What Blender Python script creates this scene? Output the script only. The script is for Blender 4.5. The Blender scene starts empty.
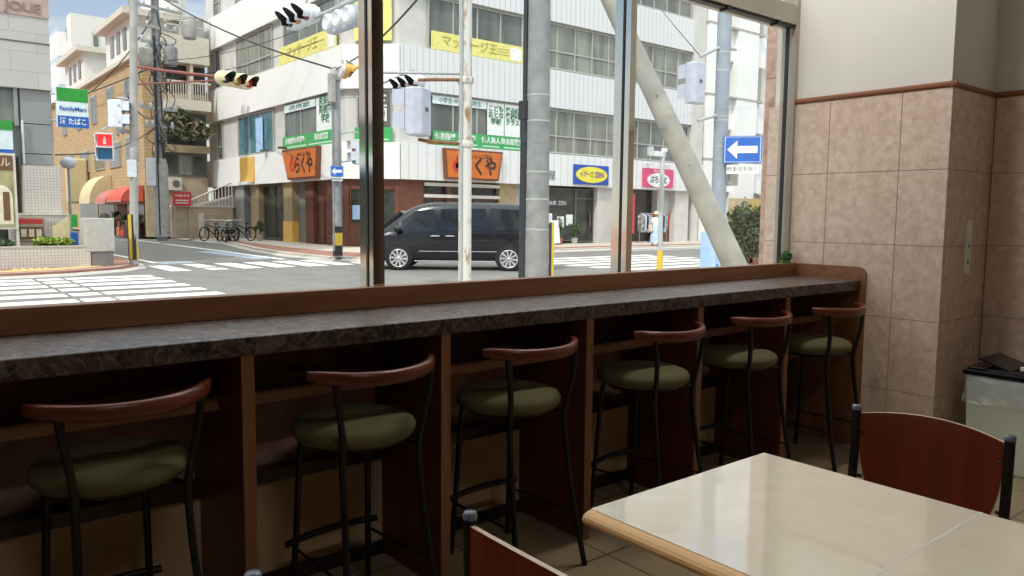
import bpy, bmesh, math, random
from mathutils import Vector, Matrix
random.seed(7)
SC = bpy.context.scene
COL = SC.collection
PI = math.pi
def sin(a): return math.sin(a)
def cos(a): return math.cos(a)

# ------------------------------------------------------------------ materials
def lin(c):
    out = []
    for v in c:
        v = v / 255.0
        out.append(v / 12.92 if v <= 0.04045 else ((v + 0.055) / 1.055) ** 2.4)
    return (out[0], out[1], out[2], 1.0)

def _new(name):
    m = bpy.data.materials.new(name)
    m.use_nodes = True
    nt = m.node_tree
    b = nt.nodes['Principled BSDF']
    return m, nt, b

def mat(name, c, rough=0.6, metal=0.0, c2=None, scale=8.0, bump=0.0, stretch=(1, 1, 1), detail=4.0, spec=0.5,
        lo=0.35, hi=0.65, coat=0.0):
    """plain or noise-mottled surface; colours are 0-255 sRGB"""
    m, nt, b = _new(name)
    b.inputs['Roughness'].default_value = rough
    b.inputs['Metallic'].default_value = metal
    b.inputs['Specular IOR Level'].default_value = spec
    b.inputs['Coat Weight'].default_value = coat
    if c2 is None:
        c2 = tuple(max(0, v * 0.93) for v in c)
    tc = nt.nodes.new('ShaderNodeTexCoord')
    mp = nt.nodes.new('ShaderNodeMapping')
    mp.inputs['Scale'].default_value = stretch
    nz = nt.nodes.new('ShaderNodeTexNoise')
    nz.inputs['Scale'].default_value = scale
    nz.inputs['Detail'].default_value = detail
    rp = nt.nodes.new('ShaderNodeValToRGB')
    rp.color_ramp.elements[0].position = lo
    rp.color_ramp.elements[1].position = hi
    rp.color_ramp.elements[0].color = lin(c2)
    rp.color_ramp.elements[1].color = lin(c)
    L = nt.links.new
    L(tc.outputs['Object'], mp.inputs['Vector'])
    L(mp.outputs['Vector'], nz.inputs['Vector'])
    L(nz.outputs['Fac'], rp.inputs['Fac'])
    L(rp.outputs['Color'], b.inputs['Base Color'])
    if bump:
        bp = nt.nodes.new('ShaderNodeBump')
        bp.inputs['Strength'].default_value = bump
        bp.inputs['Distance'].default_value = 0.02
        L(nz.outputs['Fac'], bp.inputs['Height'])
        L(bp.outputs['Normal'], b.inputs['Normal'])
    return m

def mat_wood(name, c, c2, axis='X', rough=0.35, scale=3.0, coat=0.0):
    st = {'X': (0.6, 9, 9), 'Y': (9, 0.6, 9), 'Z': (9, 9, 0.6)}[axis]
    return mat(name, c, rough, c2=c2, scale=scale, stretch=st, detail=8, lo=0.3, hi=0.7, coat=coat)

def mat_ribs(name, c, c2, per_m, axes=(1, 1, 0), rough=0.5, bump=0.6):
    """corrugated cladding: ribs that run up and down"""
    m, nt, b = _new(name)
    b.inputs['Roughness'].default_value = rough
    L = nt.links.new
    tc = nt.nodes.new('ShaderNodeTexCoord')
    mp = nt.nodes.new('ShaderNodeMapping')
    mp.inputs['Scale'].default_value = axes
    sp = nt.nodes.new('ShaderNodeSeparateXYZ')
    ad = nt.nodes.new('ShaderNodeMath'); ad.operation = 'ADD'
    mu = nt.nodes.new('ShaderNodeMath'); mu.operation = 'MULTIPLY'; mu.inputs[1].default_value = per_m
    fr = nt.nodes.new('ShaderNodeMath'); fr.operation = 'FRACT'
    rp = nt.nodes.new('ShaderNodeValToRGB')
    e = rp.color_ramp.elements
    e[0].position = 0.08; e[0].color = lin(c2); e[1].position = 0.2; e[1].color = lin(c)
    L(tc.outputs['Object'], mp.inputs['Vector']); L(mp.outputs['Vector'], sp.inputs['Vector'])
    L(sp.outputs['X'], ad.inputs[0]); L(sp.outputs['Y'], ad.inputs[1]); L(ad.outputs[0], mu.inputs[0])
    L(mu.outputs[0], fr.inputs[0]); L(fr.outputs[0], rp.inputs['Fac']); L(rp.outputs['Color'], b.inputs['Base Color'])
    bp = nt.nodes.new('ShaderNodeBump'); bp.inputs['Strength'].default_value = bump; bp.inputs['Distance'].default_value = 0.02
    L(rp.outputs['Color'], bp.inputs['Height']); L(bp.outputs['Normal'], b.inputs['Normal'])
    return m

def mat_brick(name, c, c2, mortar, w, h, mort=0.01, rough=0.6, rot=(PI / 2, 0, 0), offset=0.5, spec=0.4, loc=(0, 0, 0)):
    m, nt, b = _new(name)
    b.inputs['Roughness'].default_value = rough
    b.inputs['Specular IOR Level'].default_value = spec
    L = nt.links.new
    tc = nt.nodes.new('ShaderNodeTexCoord')
    mp = nt.nodes.new('ShaderNodeMapping')
    mp.inputs['Rotation'].default_value = rot
    mp.inputs['Location'].default_value = loc
    br = nt.nodes.new('ShaderNodeTexBrick')
    br.offset = offset
    br.inputs['Color1'].default_value = lin(c); br.inputs['Color2'].default_value = lin(c2)
    br.inputs['Mortar'].default_value = lin(mortar)
    br.inputs['Scale'].default_value = 1.0
    br.inputs['Mortar Size'].default_value = mort
    br.inputs['Brick Width'].default_value = w; br.inputs['Row Height'].default_value = h
    L(tc.outputs['Object'], mp.inputs['Vector']); L(mp.outputs['Vector'], br.inputs['Vector'])
    L(br.outputs['Color'], b.inputs['Base Color'])
    return m

def mat_glass(name, tint=(1, 1, 1), rough=0.0, refl=1.0, milk=0.0):
    m = bpy.data.materials.new(name); m.use_nodes = True
    nt = m.node_tree; nt.nodes.clear()
    out = nt.nodes.new('ShaderNodeOutputMaterial')
    tr = nt.nodes.new('ShaderNodeBsdfTransparent'); tr.inputs['Color'].default_value = (*tint, 1)
    gl = nt.nodes.new('ShaderNodeBsdfGlossy'); gl.inputs['Roughness'].default_value = rough
    # Schlick reflectance, the same from either side of the thin sheet
    fr = nt.nodes.new('ShaderNodeLayerWeight'); fr.inputs['Blend'].default_value = 0.5
    pw = nt.nodes.new('ShaderNodeMath'); pw.operation = 'POWER'; pw.inputs[1].default_value = 5.0
    mu = nt.nodes.new('ShaderNodeMath'); mu.operation = 'MULTIPLY_ADD'; mu.inputs[1].default_value = 0.9; mu.inputs[2].default_value = 0.04 * refl
    mx = nt.nodes.new('ShaderNodeMixShader')
    L = nt.links.new
    L(fr.outputs['Facing'], pw.inputs[0]); L(pw.outputs[0], mu.inputs[0]); L(mu.outputs[0], mx.inputs[0]); L(tr.outputs[0], mx.inputs[1]); L(gl.outputs[0], mx.inputs[2])
    if milk:
        df = nt.nodes.new('ShaderNodeBsdfDiffuse'); df.inputs['Color'].default_value = (.9, .92, .9, 1)
        m2 = nt.nodes.new('ShaderNodeMixShader'); m2.inputs[0].default_value = milk
        L(mx.outputs[0], m2.inputs[1]); L(df.outputs[0], m2.inputs[2]); L(m2.outputs[0], out.inputs['Surface'])
    else:
        L(mx.outputs[0], out.inputs['Surface'])
    return m

def mat_marble(name):
    m, nt, b = _new(name)
    b.inputs['Roughness'].default_value = 0.42
    L = nt.links.new
    tc = nt.nodes.new('ShaderNodeTexCoord')
    n1 = nt.nodes.new('ShaderNodeTexNoise'); n1.inputs['Scale'].default_value = 22; n1.inputs['Detail'].default_value = 9; n1.inputs['Distortion'].default_value = 1.4
    n2 = nt.nodes.new('ShaderNodeTexNoise'); n2.inputs['Scale'].default_value = 11; n2.inputs['Detail'].default_value = 6; n2.inputs['Distortion'].default_value = 2.2
    sub = nt.nodes.new('ShaderNodeMath'); sub.operation = 'SUBTRACT'; sub.inputs[1].default_value = 0.5
    ab = nt.nodes.new('ShaderNodeMath'); ab.operation = 'ABSOLUTE'
    rv = nt.nodes.new('ShaderNodeValToRGB')
    rv.color_ramp.elements[0].position = 0.0; rv.color_ramp.elements[0].color = (1, 1, 1, 1)
    rv.color_ramp.elements[1].position = 0.035; rv.color_ramp.elements[1].color = (0, 0, 0, 1)
    rb = nt.nodes.new('ShaderNodeValToRGB')
    rb.color_ramp.elements[0].position = 0.35; rb.color_ramp.elements[0].color = lin((26, 20, 18))
    rb.color_ramp.elements[1].position = 0.7; rb.color_ramp.elements[1].color = lin((112, 92, 80))
    mx = nt.nodes.new('ShaderNodeMixRGB'); mx.inputs['Color2'].default_value = lin((206, 192, 178))
    sc = nt.nodes.new('ShaderNodeMath'); sc.operation = 'MULTIPLY'; sc.inputs[1].default_value = 0.24
    L(tc.outputs['Object'], n1.inputs['Vector']); L(tc.outputs['Object'], n2.inputs['Vector'])
    L(n1.outputs['Fac'], rb.inputs['Fac']); L(n2.outputs['Fac'], sub.inputs[0]); L(sub.outputs[0], ab.inputs[0])
    L(ab.outputs[0], rv.inputs['Fac']); L(rv.outputs['Color'], sc.inputs[0]); L(sc.outputs[0], mx.inputs['Fac'])
    L(rb.outputs['Color'], mx.inputs['Color1']); L(mx.outputs['Color'], b.inputs['Base Color'])
    return m

def mat_emit(name, c, s):
    m, nt, b = _new(name)
    b.inputs['Base Color'].default_value = lin(c)
    b.inputs['Emission Color'].default_value = lin(c)
    b.inputs['Emission Strength'].default_value = s
    return m

M = {}
def mat_tile(name):
    '''pinkish beige stone tile with fine darker crazing'''
    m, nt, b = _new(name); b.inputs['Roughness'].default_value = 0.24
    L = nt.links.new
    tc = nt.nodes.new('ShaderNodeTexCoord')
    n1 = nt.nodes.new('ShaderNodeTexNoise'); n1.inputs['Scale'].default_value = 20; n1.inputs['Detail'].default_value = 10; n1.inputs['Distortion'].default_value = .25
    n2 = nt.nodes.new('ShaderNodeTexNoise'); n2.inputs['Scale'].default_value = 11; n2.inputs['Detail'].default_value = 7; n2.inputs['Distortion'].default_value = 1.8
    r1 = nt.nodes.new('ShaderNodeValToRGB'); e = r1.color_ramp.elements
    e[0].position = .30; e[0].color = lin((214, 186, 166)); e[1].position = .72; e[1].color = lin((238, 218, 200))
    sb = nt.nodes.new('ShaderNodeMath'); sb.operation = 'SUBTRACT'; sb.inputs[1].default_value = .5
    ab = nt.nodes.new('ShaderNodeMath'); ab.operation = 'ABSOLUTE'
    r2 = nt.nodes.new('ShaderNodeValToRGB'); f = r2.color_ramp.elements
    f[0].position = 0; f[0].color = (.24, .24, .24, 1); f[1].position = .03; f[1].color = (0, 0, 0, 1)
    mx = nt.nodes.new('ShaderNodeMixRGB'); mx.inputs['Color2'].default_value = lin((176, 146, 128))
    L(tc.outputs['Object'], n1.inputs['Vector']); L(tc.outputs['Object'], n2.inputs['Vector']); L(n1.outputs['Fac'], r1.inputs['Fac'])
    L(n2.outputs['Fac'], sb.inputs[0]); L(sb.outputs[0], ab.inputs[0]); L(ab.outputs[0], r2.inputs['Fac'])
    L(r2.outputs['Color'], mx.inputs['Fac']); L(r1.outputs['Color'], mx.inputs['Color1']); L(mx.outputs['Color'], b.inputs['Base Color'])
    return m

def defmats():
    M['marble'] = mat_marble('brown_marble')
    M['wood'] = mat_wood('counter_wood', (156, 110, 76), (128, 86, 56), 'X', 0.4)
    M['wood_edge'] = mat_wood('edge_wood', (150, 104, 70), (126, 84, 54), 'Z', 0.45)
    M['wood_dark'] = mat_wood('dark_red_wood', (114, 62, 46), (90, 48, 36), 'Z', 0.35)
    M['bow'] = mat_wood('stool_back_wood', (122, 62, 42), (92, 45, 30), 'X', 0.3, coat=0.1)
    M['ply'] = mat_wood('chair_back_wood', (128, 50, 24), (108, 40, 18), 'Z', 0.33, coat=0.15)
    M['ply_edge'] = mat('plywood_edge', (222, 196, 172), 0.3)  # edge paled to carry the whitish highlight along it
    M['bull'] = mat_wood('table_edge_wood', (240, 190, 118), (224, 168, 98), 'Y', 0.35)
    M['table'] = mat('table_laminate', (244, 233, 211), 0.10, c2=(239, 227, 203), scale=20, coat=0.7)
    M['tseam'] = mat('table_seam', (240, 232, 216), 0.4)
    M['black'] = mat('black_paint', (16, 16, 18), 0.4)
    M['cap'] = mat('end_cap', (120, 132, 146), 0.12)  # black plastic paled bluish, window reflection put into the colour
    M['fabric'] = mat_ribs('olive_fabric', (108, 104, 70), (86, 83, 54), 160, axes=(1, 0, 0), rough=0.9, bump=0.3)
    M['tile'] = mat_tile('wall_tile')
    M['grout'] = mat('grout', (176, 142, 122), 0.8)
    M['plaster'] = mat('white_plaster', (238, 236, 230), 0.8, c2=(233, 230, 224), scale=2)
    M['panelling'] = mat_wood('dark_panelling', (84, 58, 44), (66, 44, 34), 'Z', 0.5)
    M['rail'] = mat_wood('rail_wood', (152, 96, 60), (126, 76, 46), 'Y', 0.4)
    M['under'] = mat('under_panel', (214, 184, 146), 0.6, c2=(204, 172, 134), scale=3)
    M['under_up'] = mat('under_tile', (176, 142, 128), 0.5, c2=(140, 108, 96), scale=9, detail=8)
    M['ledge'] = mat('dark_stone', (34, 24, 24), 0.3, c2=(60, 46, 44), scale=25)
    M['floor'] = mat_brick('floor_tile', (164, 146, 118), (156, 138, 110), (96, 80, 62), 0.45, 0.45, 0.005, 0.3, rot=(0, 0, 0), offset=0.0, loc=(-0.02, 0.1, 0))
    M['ceil'] = mat('ceiling_white', (214, 210, 202), 0.9)
    M['steel'] = mat('mirror_steel', (236, 230, 216), 0.09, metal=1.0, c2=(228, 222, 208), scale=2)
    M['steel2'] = mat('painted_beam', (186, 178, 164), 0.45, scale=3)
    M['gasket'] = mat('gasket', (40, 40, 42), 0.5)
    M['glass'] = mat_glass('window_glass', (0.97, 0.985, 0.975))
    M['bin'] = mat('bin_body', (226, 232, 216), 0.35, c2=(220, 226, 210), scale=3)
    M['binlid'] = mat('bin_lid', (18, 18, 22), 0.25)
    M['bag'] = mat_glass('clear_bag', (0.96, 0.97, 0.96), 0.2, 4.5, .16)
    M['plate'] = mat('switch_plate', (250, 250, 246), 0.4)
    M['greytxt'] = mat('grey_mark', (120, 120, 118), 0.5)
    M['topi'] = mat('plastic_leaf', (60, 128, 52), 0.5, c2=(28, 76, 34), scale=30)
    M['topi2'] = mat('plastic_grass', (120, 190, 70), 0.5, c2=(80, 150, 50), scale=30)
    # street
    M['asphalt'] = mat('asphalt', (124, 121, 116), 0.9, c2=(112, 110, 105), scale=1.2, detail=10, bump=0.05)
    M['paint'] = mat('road_paint', (238, 238, 232), 0.7, c2=(214, 214, 208), scale=5, detail=8, lo=0.25, hi=0.5)
    M['bluepaint'] = mat('blue_paint', (158, 176, 190), 0.7)
    M['pave'] = mat('paving', (196, 186, 172), 0.85, c2=(182, 172, 158), scale=3)
    M['redpave'] = mat('red_paving', (160, 116, 98), 0.85, c2=(142, 100, 86), scale=4)
    M['yellowpave'] = mat('tactile', (236, 206, 136), 0.8, c2=(206, 172, 108), scale=10)
    M['violet'] = mat('violet_mark', (150, 142, 190), 0.8, c2=(200, 196, 214), scale=12)
    M['kerb'] = mat('kerb_stone', (188, 184, 174), 0.85)
    M['conc'] = mat('concrete', (176, 174, 168), 0.8, c2=(156, 154, 148), scale=4, detail=8)
    M['concpole'] = mat('concrete_pole', (146, 147, 146), 0.75, c2=(124, 127, 128), scale=5, detail=8)
    M['bluepole'] = mat('blue_grey_pole', (148, 158, 168), 0.6, c2=(134, 144, 154), scale=4)
    M['strut'] = mat('pale_concrete', (160, 158, 148), 0.75, c2=(138, 136, 128), scale=3, detail=8)
    M['rusty'] = mat('rusty_white', (206, 206, 200), 0.5, c2=(150, 120, 84), scale=9, detail=9, lo=0.36, hi=0.46, stretch=(1, 1, 0.35))
    M['greypole'] = mat('grey_steel', (170, 174, 172), 0.5)
    M['yb_y'] = mat('yellow_band', (208, 176, 60), 0.6)
    M['darkpole'] = mat('dark_conduit', (44, 48, 54), 0.5)
    M['rust'] = mat('rust_steel', (150, 100, 62), 0.7, c2=(110, 70, 44), scale=20)
    M['redarm'] = mat('red_primer', (142, 84, 74), 0.7)
    M['cream'] = mat('cream_steel', (228, 214, 172), 0.5)
    M['ambercap'] = mat('amber_cap', (226, 170, 84), 0.5)
    M['sigwhite'] = mat('signal_white', (222, 226, 230), 0.45)
    M['siggrey'] = mat('signal_grey', (186, 192, 206), 0.45)
    M['visor'] = mat('visor_dark', (38, 38, 40), 0.6)
    M['lens_g'] = mat('lens_green', (40, 82, 92), 0.2)
    M['lens_y'] = mat('lens_amber', (186, 122, 40), 0.25)
    M['lens_r'] = mat('lens_red', (120, 36, 44), 0.25)
    M['lens_rl'] = mat('lens_red_bright', (196, 34, 40), 0.3)
    M['lens_on'] = mat_emit('lens_red_lit', (236, 44, 40), 0.9)
    M['lens_b'] = mat('lens_blue', (50, 108, 150), 0.25)
    M['cable'] = mat('cable', (52, 52, 54), 0.6)
    M['cablel'] = mat('cable_light', (120, 122, 124), 0.6)
    # main building
    M['ribs'] = mat_ribs('white_cladding', (218, 218, 217), (190, 190, 191), 3.2, bump=0.3)
    M['fascia'] = mat_ribs('white_fascia', (226, 225, 222), (202, 201, 199), 2.2, bump=0.25)
    M['smooth'] = mat('white_panel', (238, 236, 232), 0.5, c2=(232, 230, 226), scale=0.6)
    M['pier'] = mat('grey_render', (206, 203, 196), 0.8, c2=(196, 193, 186), scale=2)
    M['pane'] = mat('dark_pane', (92, 96, 92), 0.12, c2=(124, 126, 118), scale=0.9, detail=2, stretch=(1.5, 1.5, 0.3))
    M['pane2'] = mat('pale_pane', (150, 150, 138), 0.15, c2=(112, 114, 106), scale=1.1, detail=2, stretch=(2, 2, 0.25))
    M['paneb'] = mat('blue_pane', (78, 112, 122), 0.15, c2=(98, 140, 152), scale=1.5)
    M['frame'] = mat('window_alu', (178, 178, 170), 0.5)
    M['dframe'] = mat('dark_alu', (96, 96, 92), 0.5)
    M['yellow'] = mat('yellow_sign', (236, 226, 132), 0.5)
    M['ygreen'] = mat('olive_letter', (176, 170, 84), 0.5)
    M['green'] = mat('green_sign', (70, 170, 96), 0.5)
    M['white'] = mat('sign_white', (240, 242, 238), 0.5)
    M['gletter'] = mat('green_letter', (58, 120, 84), 0.5)
    M['orange'] = mat('orange_sign', (206, 112, 42), 0.55, c2=(190, 100, 38), scale=2)
    M['oframe'] = mat('sign_frame_brown', (120, 72, 46), 0.6)
    M['ink'] = mat('ink', (46, 34, 30), 0.6)
    M['redink'] = mat('red_ink', (196, 56, 36), 0.6)
    M['amber'] = mat('amber_panel', (236, 186, 92), 0.5)
    M['zblue'] = mat('blue_sign', (40, 82, 176), 0.5)
    M['zyel'] = mat('yellow_oval', (238, 222, 74), 0.5)
    M['purple'] = mat('purple_ink', (120, 70, 150), 0.5)
    M['pink'] = mat('pink_sign', (222, 82, 122), 0.5)
    M['arrowblue'] = mat('arrow_blue', (34, 104, 196), 0.4)
    M['shopdark'] = mat('shop_dark', (52, 52, 48), 0.2, c2=(30, 32, 30), scale=1.5)
    M['shopglass'] = mat('shop_glass', (66, 70, 64), 0.1, c2=(38, 42, 38), scale=2)
    M['shopwood'] = mat('shop_wood', (112, 66, 48), 0.6, c2=(92, 54, 40), scale=4)
    M['brick'] = mat_brick('brown_brick', (120, 70, 52), (104, 60, 44), (84, 62, 52), 0.24, 0.08, 0.01, 0.8, rot=(PI / 2, 0, 0))
    M['tan'] = mat('tan_column', (168, 148, 112), 0.7, c2=(150, 130, 98), scale=3)
    M['greydoor'] = mat('grey_shutter', (122, 120, 116), 0.7)
    M['awnwhite'] = mat('awning_white', (214, 208, 196), 0.7)
    # left corner building
    M['granite'] = mat_brick('grey_granite', (190, 184, 178), (182, 176, 170), (150, 144, 140), 1.2, 0.5, 0.006, 0.5)
    M['pinkstone'] = mat('pink_stone', (186, 162, 152), 0.5, c2=(172, 146, 136), scale=3)
    M['pinklet'] = mat('stone_letter', (150, 122, 114), 0.5)
    M['greypanel'] = mat('grey_panel', (150, 150, 148), 0.35, c2=(140, 140, 138), scale=1)
    M['mosaic'] = mat_brick('mosaic_tile', (208, 202, 192), (200, 193, 182), (176, 169, 160), 0.075, 0.075, 0.012, 0.5, offset=0.0)
    M['fgreen'] = mat('shop_green', (44, 150, 52), 0.5)
    M['fwhite'] = mat('shop_white', (224, 236, 236), 0.5)
    M['fblue'] = mat('shop_blue', (34, 98, 182), 0.5)
    M['poster'] = mat('poster_olive', (170, 166, 120), 0.6, c2=(120, 112, 78), scale=2.5)
    M['posterbrown'] = mat('poster_brown', (112, 78, 48), 0.6)
    M['posterpale'] = mat('poster_pale', (226, 216, 190), 0.6)
    M['brownwall'] = mat_brick('tan_brick', (190, 162, 122), (178, 150, 110), (152, 130, 102), 0.6, 0.2, 0.015, 0.8, rot=(PI / 2, PI / 2, 0))
    M['beigewall'] = mat('beige_render', (186, 168, 140), 0.85, c2=(166, 148, 122), scale=1.5)
    M['shadewall'] = mat('grey_beige_render', (150, 138, 118), 0.85, c2=(132, 120, 102), scale=1.5)
    M['roofslab'] = mat('pale_slab', (214, 206, 190), 0.8)
    M['dormer'] = mat('white_dormer', (232, 228, 218), 0.8)
    M['roofgrey'] = mat('grey_roof', (160, 162, 160), 0.7)
    M['farwhite'] = mat_brick('far_white', (236, 236, 234), (232, 232, 230), (186, 200, 216), 40, 2.6, 0.22, 0.7)
    M['redaw'] = mat('red_awning', (206, 92, 70), 0.8)
    M['pinkaw'] = mat('faded_awning', (190, 116, 104), 0.8)
    M['creamaw'] = mat('cream_awning', (214, 196, 152), 0.8)
    M['redsign'] = mat('red_sign', (206, 56, 60), 0.6)
    M['railwhite'] = mat('rail_white', (208, 200, 186), 0.6)
    M['leaf'] = mat('leaf_green', (88, 108, 62), 0.6, c2=(52, 70, 40), scale=3)
    M['leafl'] = mat('leaf_lime', (176, 196, 70), 0.6, c2=(120, 150, 52), scale=4)
    M['leafd'] = mat('leaf_dark', (62, 84, 52), 0.6, c2=(92, 104, 66), scale=3)
    M['bark'] = mat('bark', (70, 60, 48), 0.9)
    M['van'] = mat('van_paint', (18, 20, 30), 0.2, spec=0.4, coat=0.5)
    M['vanglass'] = mat('van_glass', (30, 36, 40), 0.06)
    M['chrome'] = mat('chrome', (220, 220, 222), 0.12, metal=1.0)
    M['tyre'] = mat('tyre', (26, 26, 28), 0.8)
    M['alloy'] = mat('alloy', (214, 214, 216), 0.3, metal=0.5)
    M['headlamp'] = mat('headlamp', (226, 230, 232), 0.1)
    M['skin'] = mat('skin', (214, 170, 140), 0.6)
    M['shirt'] = mat('white_shirt', (240, 240, 238), 0.8)
    M['skirt'] = mat('blue_skirt', (138, 176, 216), 0.8, c2=(214, 228, 240), scale=14)
    M['straw'] = mat('straw_hat', (232, 214, 170), 0.8)
    M['bagc'] = mat('canvas_bag', (222, 210, 190), 0.8)
    M['hair'] = mat('hair', (40, 30, 26), 0.6)
    M['redflag'] = mat('red_banner', (206, 64, 66), 0.7)
    M['terracotta'] = mat('terracotta', (184, 112, 76), 0.8)
    M['bluesheet'] = mat('pale_blue', (158, 190, 226), 0.6, c2=(176, 204, 234), scale=5)
    M['fence'] = mat_ribs('ochre_fence', (190, 160, 96), (150, 122, 70), 5, bump=0.3)
    M['pstone'] = mat('pink_granite', (214, 178, 158), 0.4, c2=(176, 140, 122), scale=22, detail=6)
    M['bronze'] = mat('brown_fence', (118, 84, 66), 0.6)
    M['cloth'] = mat('hung_clothes', (196, 196, 190), 0.9, c2=(90, 90, 96), scale=6)
defmats()

# ------------------------------------------------------------------ mesh builder
def rootloc(o):
    v = Vector((0, 0, 0))
    while o is not None:
        v += o.location; o = o.parent
    return v

class MB:
    def __init__(self): self.v = []; self.f = []; self.mi = []; self.sm = []; self.cur = 0; self.smooth = False
    def add(self, vs, fs, smooth=False):
        n = len(self.v); self.v += [tuple(p) for p in vs]
        for f in fs:
            self.f.append(tuple(i + n for i in f)); self.mi.append(self.cur); self.sm.append(smooth)
        return self
    def mat(self, i): self.cur = i; return self
    def box(self, x0, x1, y0, y1, z0, z1):
        vs = [(x, y, z) for z in (z0, z1) for (x, y) in ((x0, y0), (x1, y0), (x1, y1), (x0, y1))]
        return self.add(vs, [(3, 2, 1, 0), (4, 5, 6, 7), (0, 1, 5, 4), (1, 2, 6, 5), (2, 3, 7, 6), (3, 0, 4, 7)])
    def obox(self, c, sz, ang=0.0, tilt=0.0):
        """box centred at c, size sz, turned about Z by ang, tilted about its local X"""
        R = Matrix.Rotation(ang, 3, 'Z') @ Matrix.Rotation(tilt, 3, 'X')
        vs = []
        for z in (-.5, .5):
            for (x, y) in ((-.5, -.5), (.5, -.5), (.5, .5), (-.5, .5)):
                vs.append(Vector(c) + R @ Vector((x * sz[0], y * sz[1], z * sz[2])))
        return self.add(vs, [(3, 2, 1, 0), (4, 5, 6, 7), (0, 1, 5, 4), (1, 2, 6, 5), (2, 3, 7, 6), (3, 0, 4, 7)])
    def prism(self, poly, vec):
        """polygon (3D points) pushed along vec"""
        n = len(poly); a = [Vector(p) for p in poly]; vec = Vector(vec); b = [p + vec for p in a]
        nrm = Vector((0, 0, 0))
        for i in range(n): nrm += a[i].cross(a[(i + 1) % n])
        fl = nrm.dot(vec) > 0
        fs = [tuple(range(n)) if not fl else tuple(reversed(range(n)))]
        fs.append(tuple(reversed(range(n, 2 * n))) if not fl else tuple(range(n, 2 * n)))
        for i in range(n):
            j = (i + 1) % n
            fs.append((i, j, n + j, n + i) if fl else (j, i, n + i, n + j))
        return self.add(a + b, fs)
    def quad(self, *p): return self.add(p, [tuple(range(len(p)))])
    def tube(self, pts, r, seg=8, cap=True, closed=False):
        pts = [Vector(p) for p in pts]; n = len(pts)
        rs = r if isinstance(r, (list, tuple)) else [r] * n
        vs = []; ref = None
        for i in range(n):
            if closed: t = pts[(i + 1) % n] - pts[i - 1]
            elif i == 0: t = pts[1] - pts[0]
            elif i == n - 1: t = pts[-1] - pts[-2]
            else: t = (pts[i + 1] - pts[i]).normalized() + (pts[i] - pts[i - 1]).normalized()
            t.normalize()
            if ref is None:
                ref = Vector((0, 0, 1)) if abs(t.z) < 0.9 else Vector((1, 0, 0))
            u = (ref - t * ref.dot(t)).normalized(); w = t.cross(u); ref = u
            for k in range(seg):
                a = 2 * PI * k / seg
                vs.append(pts[i] + (u * cos(a) + w * sin(a)) * rs[i])
        fs = []
        for i in range(n if closed else n - 1):
            j = (i + 1) % n
            for k in range(seg):
                l = (k + 1) % seg
                fs.append((i * seg + k, i * seg + l, j * seg + l, j * seg + k))
        self.add(vs, fs, True)
        if cap and not closed:
            self.add(vs[:seg], [tuple(reversed(range(seg)))]); self.add(vs[-seg:], [tuple(range(seg))])
        return self
    def lathe(self, prof, c=(0, 0, 0), seg=24, axis='Z', smooth=True, ang=None):
        """prof: (radius, height) pairs; axis Z, or horizontal pointing along world angle ang"""
        vs = []; n = len(prof)
        for (r, h) in prof:
            for k in range(seg):
                a = 2 * PI * k / seg
                if axis == 'Z': p = Vector((r * cos(a), r * sin(a), h))
                else:
                    d = Vector((cos(ang), sin(ang), 0)); s = Vector((-sin(ang), cos(ang), 0))
                    p = d * h + s * (r * cos(a)) + Vector((0, 0, r * sin(a)))
                vs.append(p + Vector(c))
        fs = []
        for i in range(n - 1):
            for k in range(seg):
                l = (k + 1) % seg
                fs.append((i * seg + k, i * seg + l, (i + 1) * seg + l, (i + 1) * seg + k))
        self.add(vs, fs, smooth)
        if prof[0][0] > 1e-6: self.add(vs[:seg], [tuple(reversed(range(seg)))])
        if prof[-1][0] > 1e-6: self.add(vs[-seg:], [tuple(range(seg))])
        return self
    def build(self, name, mats, parent=None, local=False, bevel=0.0, recalc=True, kind=None, label=None):
        if not isinstance(mats, (list, tuple)): mats = [mats]
        me = bpy.data.meshes.new(name)
        off = Vector((0, 0, 0))
        if parent is None:
            xs = [p[0] for p in self.v]; ys = [p[1] for p in self.v]; zs = [p[2] for p in self.v]
            if not local: off = Vector(((min(xs) + max(xs)) / 2, (min(ys) + max(ys)) / 2, min(zs)))
        elif not local: off = rootloc(parent)
        me.from_pydata([(p[0] - off.x, p[1] - off.y, p[2] - off.z) for p in self.v], [], self.f)
        for m in mats: me.materials.append(m)
        me.polygons.foreach_set('material_index', self.mi)
        me.polygons.foreach_set('use_smooth', self.sm)
        if recalc:
            bm = bmesh.new(); bm.from_mesh(me); bmesh.ops.recalc_face_normals(bm, faces=bm.faces); bm.to_mesh(me); bm.free()
        me.update()
        o = bpy.data.objects.new(name, me); COL.objects.link(o)
        if parent is not None: o.parent = parent
        else: o.location = off
        if bevel:
            bv = o.modifiers.new('Bevel', 'BEVEL'); bv.width = bevel; bv.segments = 2; bv.limit_method = 'ANGLE'
        if kind: o['kind'] = kind
        if label: o['label'] = label
        return o

def tag(o, label, cat, group=None, kind=None):
    o['label'] = label; o['category'] = cat
    if group: o['group'] = group
    if kind: o['kind'] = kind
    return o

def empty(name, loc, label, cat, group=None, rz=0.0):
    o = bpy.data.objects.new(name, None); COL.objects.link(o); o.location = loc; o.rotation_euler = (0, 0, rz)
    o.empty_display_size = 0.1
    return tag(o, label, cat, group)

def copy_tree(o, parent=None):
    c = o.copy(); COL.objects.link(c); c.parent = parent
    for ch in [x for x in bpy.data.objects if x.parent == o]: copy_tree(ch, c)
    return c

def struct(o, name=None):
    o['kind'] = 'structure'
    return o

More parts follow.
